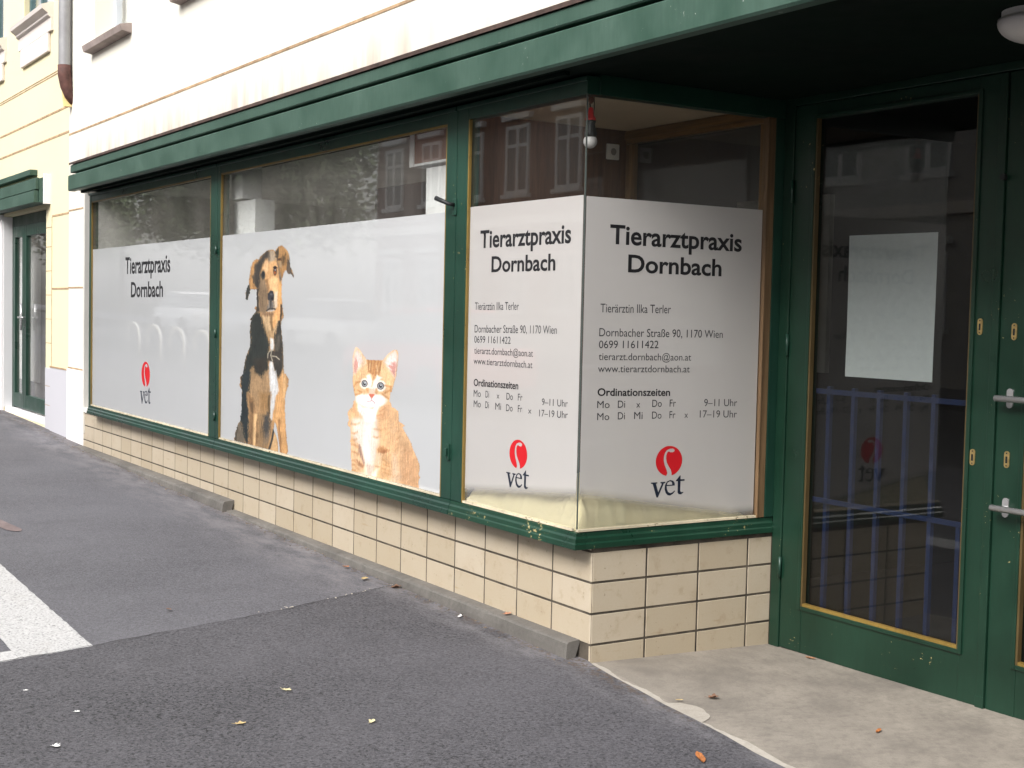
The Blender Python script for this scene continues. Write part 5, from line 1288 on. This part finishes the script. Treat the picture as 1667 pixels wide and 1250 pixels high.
leaf(-0.93, -0.135, 0.045, 2.0, WHT, 'white scrap beside the low kerb right of the brown leaf clump', 'scrap', 0.9, 'litter', 'paper_scrap')

# ------------------------------------------------------------------ the other side of the street (seen as reflections)
def house(x0, x1, h, wall, label, nwin, base_col, zb=0.0, y=-17.0):
    t = thing('street_house', ((x0 + x1) / 2, y, zb), label, 'building', 'houses across the street')
    MB().box(x0, x1, y - 9, y, zb - 1, zb + h).build('wall', wall, t)
    MB().box(x0 - 0.05, x1 + 0.05, y - 9.2, y + 0.35, zb + h, zb + h + 0.35).build('roof', M_flash, t)
    MB().box(x0, x1, y, y + 0.12, zb + 3.5, zb + 3.75).box(x0, x1, y, y + 0.10, zb + 6.9, zb + 7.1).build('cornice', M_moulding, t)
    MB().box(x0, x1, y, y + 0.06, zb - 1, zb + 0.9).build('plinth', base_col, t)
    step = (x1 - x0) / nwin
    for fl in range(3):
        for k in range(nwin):
            cx_ = x0 + step * (k + 0.5); z0 = zb + (1.15 if fl == 0 else 0.9 + 3.5 * fl); w, hh = 0.6, (1.6 if fl == 0 else 1.9)
            f = MB().box(cx_ - w, cx_ - w + 0.1, y, y + 0.06, z0, z0 + hh).box(cx_ + w - 0.1, cx_ + w, y, y + 0.06, z0, z0 + hh).box(cx_ - 0.06, cx_ + 0.06, y, y + 0.055, z0, z0 + hh)
            f.box(cx_ - w + 0.1, cx_ + w - 0.1, y, y + 0.058, z0, z0 + 0.1).box(cx_ - w + 0.1, cx_ + w - 0.1, y, y + 0.058, z0 + hh - 0.1, z0 + hh).box(cx_ - w + 0.1, cx_ + w - 0.1, y, y + 0.057, z0 + hh * 0.68, z0 + hh * 0.68 + 0.09)
            f.box(cx_ - w - 0.12, cx_ + w + 0.12, y, y + 0.16, z0 + hh + 0.15, z0 + hh + 0.30).box(cx_ - w - 0.08, cx_ + w + 0.08, y, y + 0.14, z0 - 0.12, z0 - 0.01)
            o = f.build('window', M_white2, t)
            MB().box(cx_ - w + 0.05, cx_ + w - 0.05, y + 0.01, y + 0.03, z0 + 0.05, z0 + hh - 0.05).build('pane', M_dglass, o)
    return t
M_white2 = plain('white_gloss', (0.72, 0.71, 0.70), 0.5, var=0.04)
M_dglass = plain('dark_pane', (0.05, 0.055, 0.06), 0.08, var=0.1)
M_brick = plain('brown_brick', (0.17, 0.085, 0.065), 0.9, var=0.25, scale=3, bmp=0.3)
M_greyh = plain('grey_render', (0.44, 0.42, 0.41), 0.9, var=0.12, scale=1.5)
M_beigeh = plain('beige_render', (0.50, 0.45, 0.38), 0.9, var=0.12, scale=1.5)
house(-36, -23.5, 11, M_brick, 'brown brick house with white windows across the street', 5, M_greyh, 0.35)
house(-23.4, -11, 11.5, M_greyh, 'grey rendered house across the street, opposite the entrance', 5, M_greyh, 0.15)
house(-10.9, 8, 10.5, M_beigeh, 'beige rendered house across the street, nearest the camera', 7, M_greyh, -0.1)
# trees along the far end
def tree(x, y, h, seed, label, zb):
    r = random.Random(seed)
    t = thing('street_tree', (x, y, zb), label, 'tree', 'trees beyond the houses across the street')
    m = MB(); m.tube([(x, y, zb - 1), (x + 0.1, y, zb + h * 0.3), (x, y + 0.1, zb + h * 0.55), (x + 0.2, y, zb + h * 0.85)], [0.22, 0.18, 0.13, 0.04], 8)
    tips = []
    for k in range(9):
        a = r.uniform(0, 6.28); z = zb + h * r.uniform(0.3, 0.7); L = h * r.uniform(0.2, 0.36)
        tip = (x + L * math.cos(a), y + L * math.sin(a), z + L * r.uniform(0.3, 0.9)); tips.append(tip)
        m.tube([(x, y, z), ((x + tip[0]) / 2, (y + tip[1]) / 2, (z + tip[2]) / 2 + 0.2), tip], [0.09, 0.06, 0.02], 5)
    m.build('trunk', M_bark, t)
    tips.append((x, y, zb + h * 0.85)); f = MB()
    for k in range(14000):
        tp = tips[k % len(tips)]; d = Vector((r.gauss(0, 1), r.gauss(0, 1), r.gauss(0, 0.8))) * h * 0.10
        c = Vector(tp) + d; s = r.uniform(0.09, 0.19)
        u = Vector((r.gauss(0, 1), r.gauss(0, 1), r.gauss(0, 1))).normalized() * s; w = Vector((r.gauss(0, 1), r.gauss(0, 1), r.gauss(0, 1))).cross(u).normalized() * s * 0.7
        f.add([c - u, c + w, c + u, c - w], [(0, 1, 2, 3)])
    f.build('crown', M_leafs, t)
M_bark = plain('bark', (0.08, 0.06, 0.045), 0.9, var=0.3, scale=6)
M_leafs = plain('foliage', (0.055, 0.085, 0.025), 0.7, var=0.5, scale=0.8)
tree(-50, -19, 10, 1, 'leafy tree across the street at the end of the brick house', 0.6); tree(-60, -23, 12, 2, 'taller leafy tree farther along the street', 0.8)
tree(-72, -15, 9, 3, 'leafy tree standing far down the street near its kerb', 0.9); tree(-90, -24, 12, 4, 'most distant leafy tree down the street', 1.2)
# parked cars
def car(x, y, rz, colr, label):
    zc = gz(x, -6) - 0.10 if y < -6 else gz(x, y)
    t = thing('parked_car', (x, y, zc), label, 'car', 'cars parked along the street')
    paintm = plain('car_paint', colr, 0.2, var=0.02)
    secs = [(-2.05, 0.30, 0.62, 0.62, 0.66), (-2.0, 0.28, 0.80, 0.80, 0.76), (-1.2, 0.26, 0.92, 0.92, 0.82), (0.0, 0.26, 0.95, 0.95, 0.84), (1.2, 0.26, 0.96, 0.96, 0.83), (1.95, 0.28, 0.92, 0.92, 0.78), (2.05, 0.34, 0.7, 0.7, 0.7)]
    m = MB(); vs = []
    for X, zl, zm, zt, w in secs:
        vs += [(X, -w * 0.96, zl), (X, -w, (zl + zt) / 2), (X, -w * 0.93, zt), (X, w * 0.93, zt), (X, w, (zl + zt) / 2), (X, w * 0.96, zl)]
    fs = [(i * 6 + k, i * 6 + (k + 1) % 6, (i + 1) * 6 + (k + 1) % 6, (i + 1) * 6 + k) for i in range(len(secs) - 1) for k in range(6)] + [tuple(range(6)), tuple(range(len(vs) - 1, len(vs) - 7, -1))]
    m.add(vs, fs)
    cab_ = [(-1.05, 0.90, 0.74), (-0.45, 1.42, 0.58), (0.9, 1.46, 0.60), (1.75, 0.94, 0.72)]
    m2 = MB(); vs = []
    for X, z, w in cab_: vs += [(X, -w, z), (X, w, z)]
    vs += [(-0.95, -0.78, 0.88), (-0.95, 0.78, 0.88), (1.7, -0.78, 0.88), (1.7, 0.78, 0.88)]
    roof = MB().prism([(-0.46, 1.42), (-0.40, 1.47), (0.85, 1.51), (0.92, 1.46), (0.9, 1.44), (-0.42, 1.40)], 1, -0.60, 0.60)
    m2.add(vs, [(0, 1, 3, 2), (4, 5, 7, 6), (0, 2, 4, 6), (1, 7, 5, 3)])
    def fix(mb):
        c, s_ = math.cos(rz), math.sin(rz); mb.v = [(x + a * c - b * s_, y + a * s_ + b * c, zc + d) for a, b, d in mb.v]; return mb
    fix(m).build('body', paintm, t, bevel=0.03); fix(m2).build('windows', M_dglass, t); fix(roof).build('roof', paintm, t, bevel=0.01)
    for X in (-1.3, 1.3):
        for s_ in (-1, 1):
            fix(MB().tube([(X, s_ * 0.64, 0.32), (X, s_ * 0.86, 0.32)], 0.32, 18)).build('wheel', M_black, t, bevel=0.02)
    for s_ in (-1, 1): fix(MB().box(-2.06, -1.98, s_ * 0.5, s_ * 0.72, 0.62, 0.72)).build('headlight', M_white2, t)
car(-14.5, -7.4, 0.03, (0.42, 0.03, 0.03), 'red car parked at the kerb behind the camera')
car(-29, -12.4, math.pi, (0.65, 0.66, 0.67), 'white car parked across the street before the brick house')
car(-35, -12.3, math.pi, (0.45, 0.47, 0.5), 'silver car parked across the street left of the white one')
car(-41, -12.4, math.pi, (0.7, 0.7, 0.7), 'white car parked across the street under the first tree')
# bicycle hoops at the kerb
for k in range(4):
    x = -20.5 - 1.5 * k
    pts = [(x + 0.45 * math.cos(t), -5.6, gz(x, -5.6) + 0.45 + 0.32 * math.sin(t)) for t in [math.pi * i / 12 for i in range(13)]]
    o = MB().tube([(pts[0][0], -5.6, gz(x, -5.6) - 0.05)] + pts + [(pts[-1][0], -5.6, gz(x, -5.6) - 0.05)], 0.03, 8).build('bicycle_hoop', M_white2, smooth=True)
    tag(o, 'white bent tube bicycle hoop in the row along the kerb', 'bicycle stand', 'bicycle hoops along the kerb')
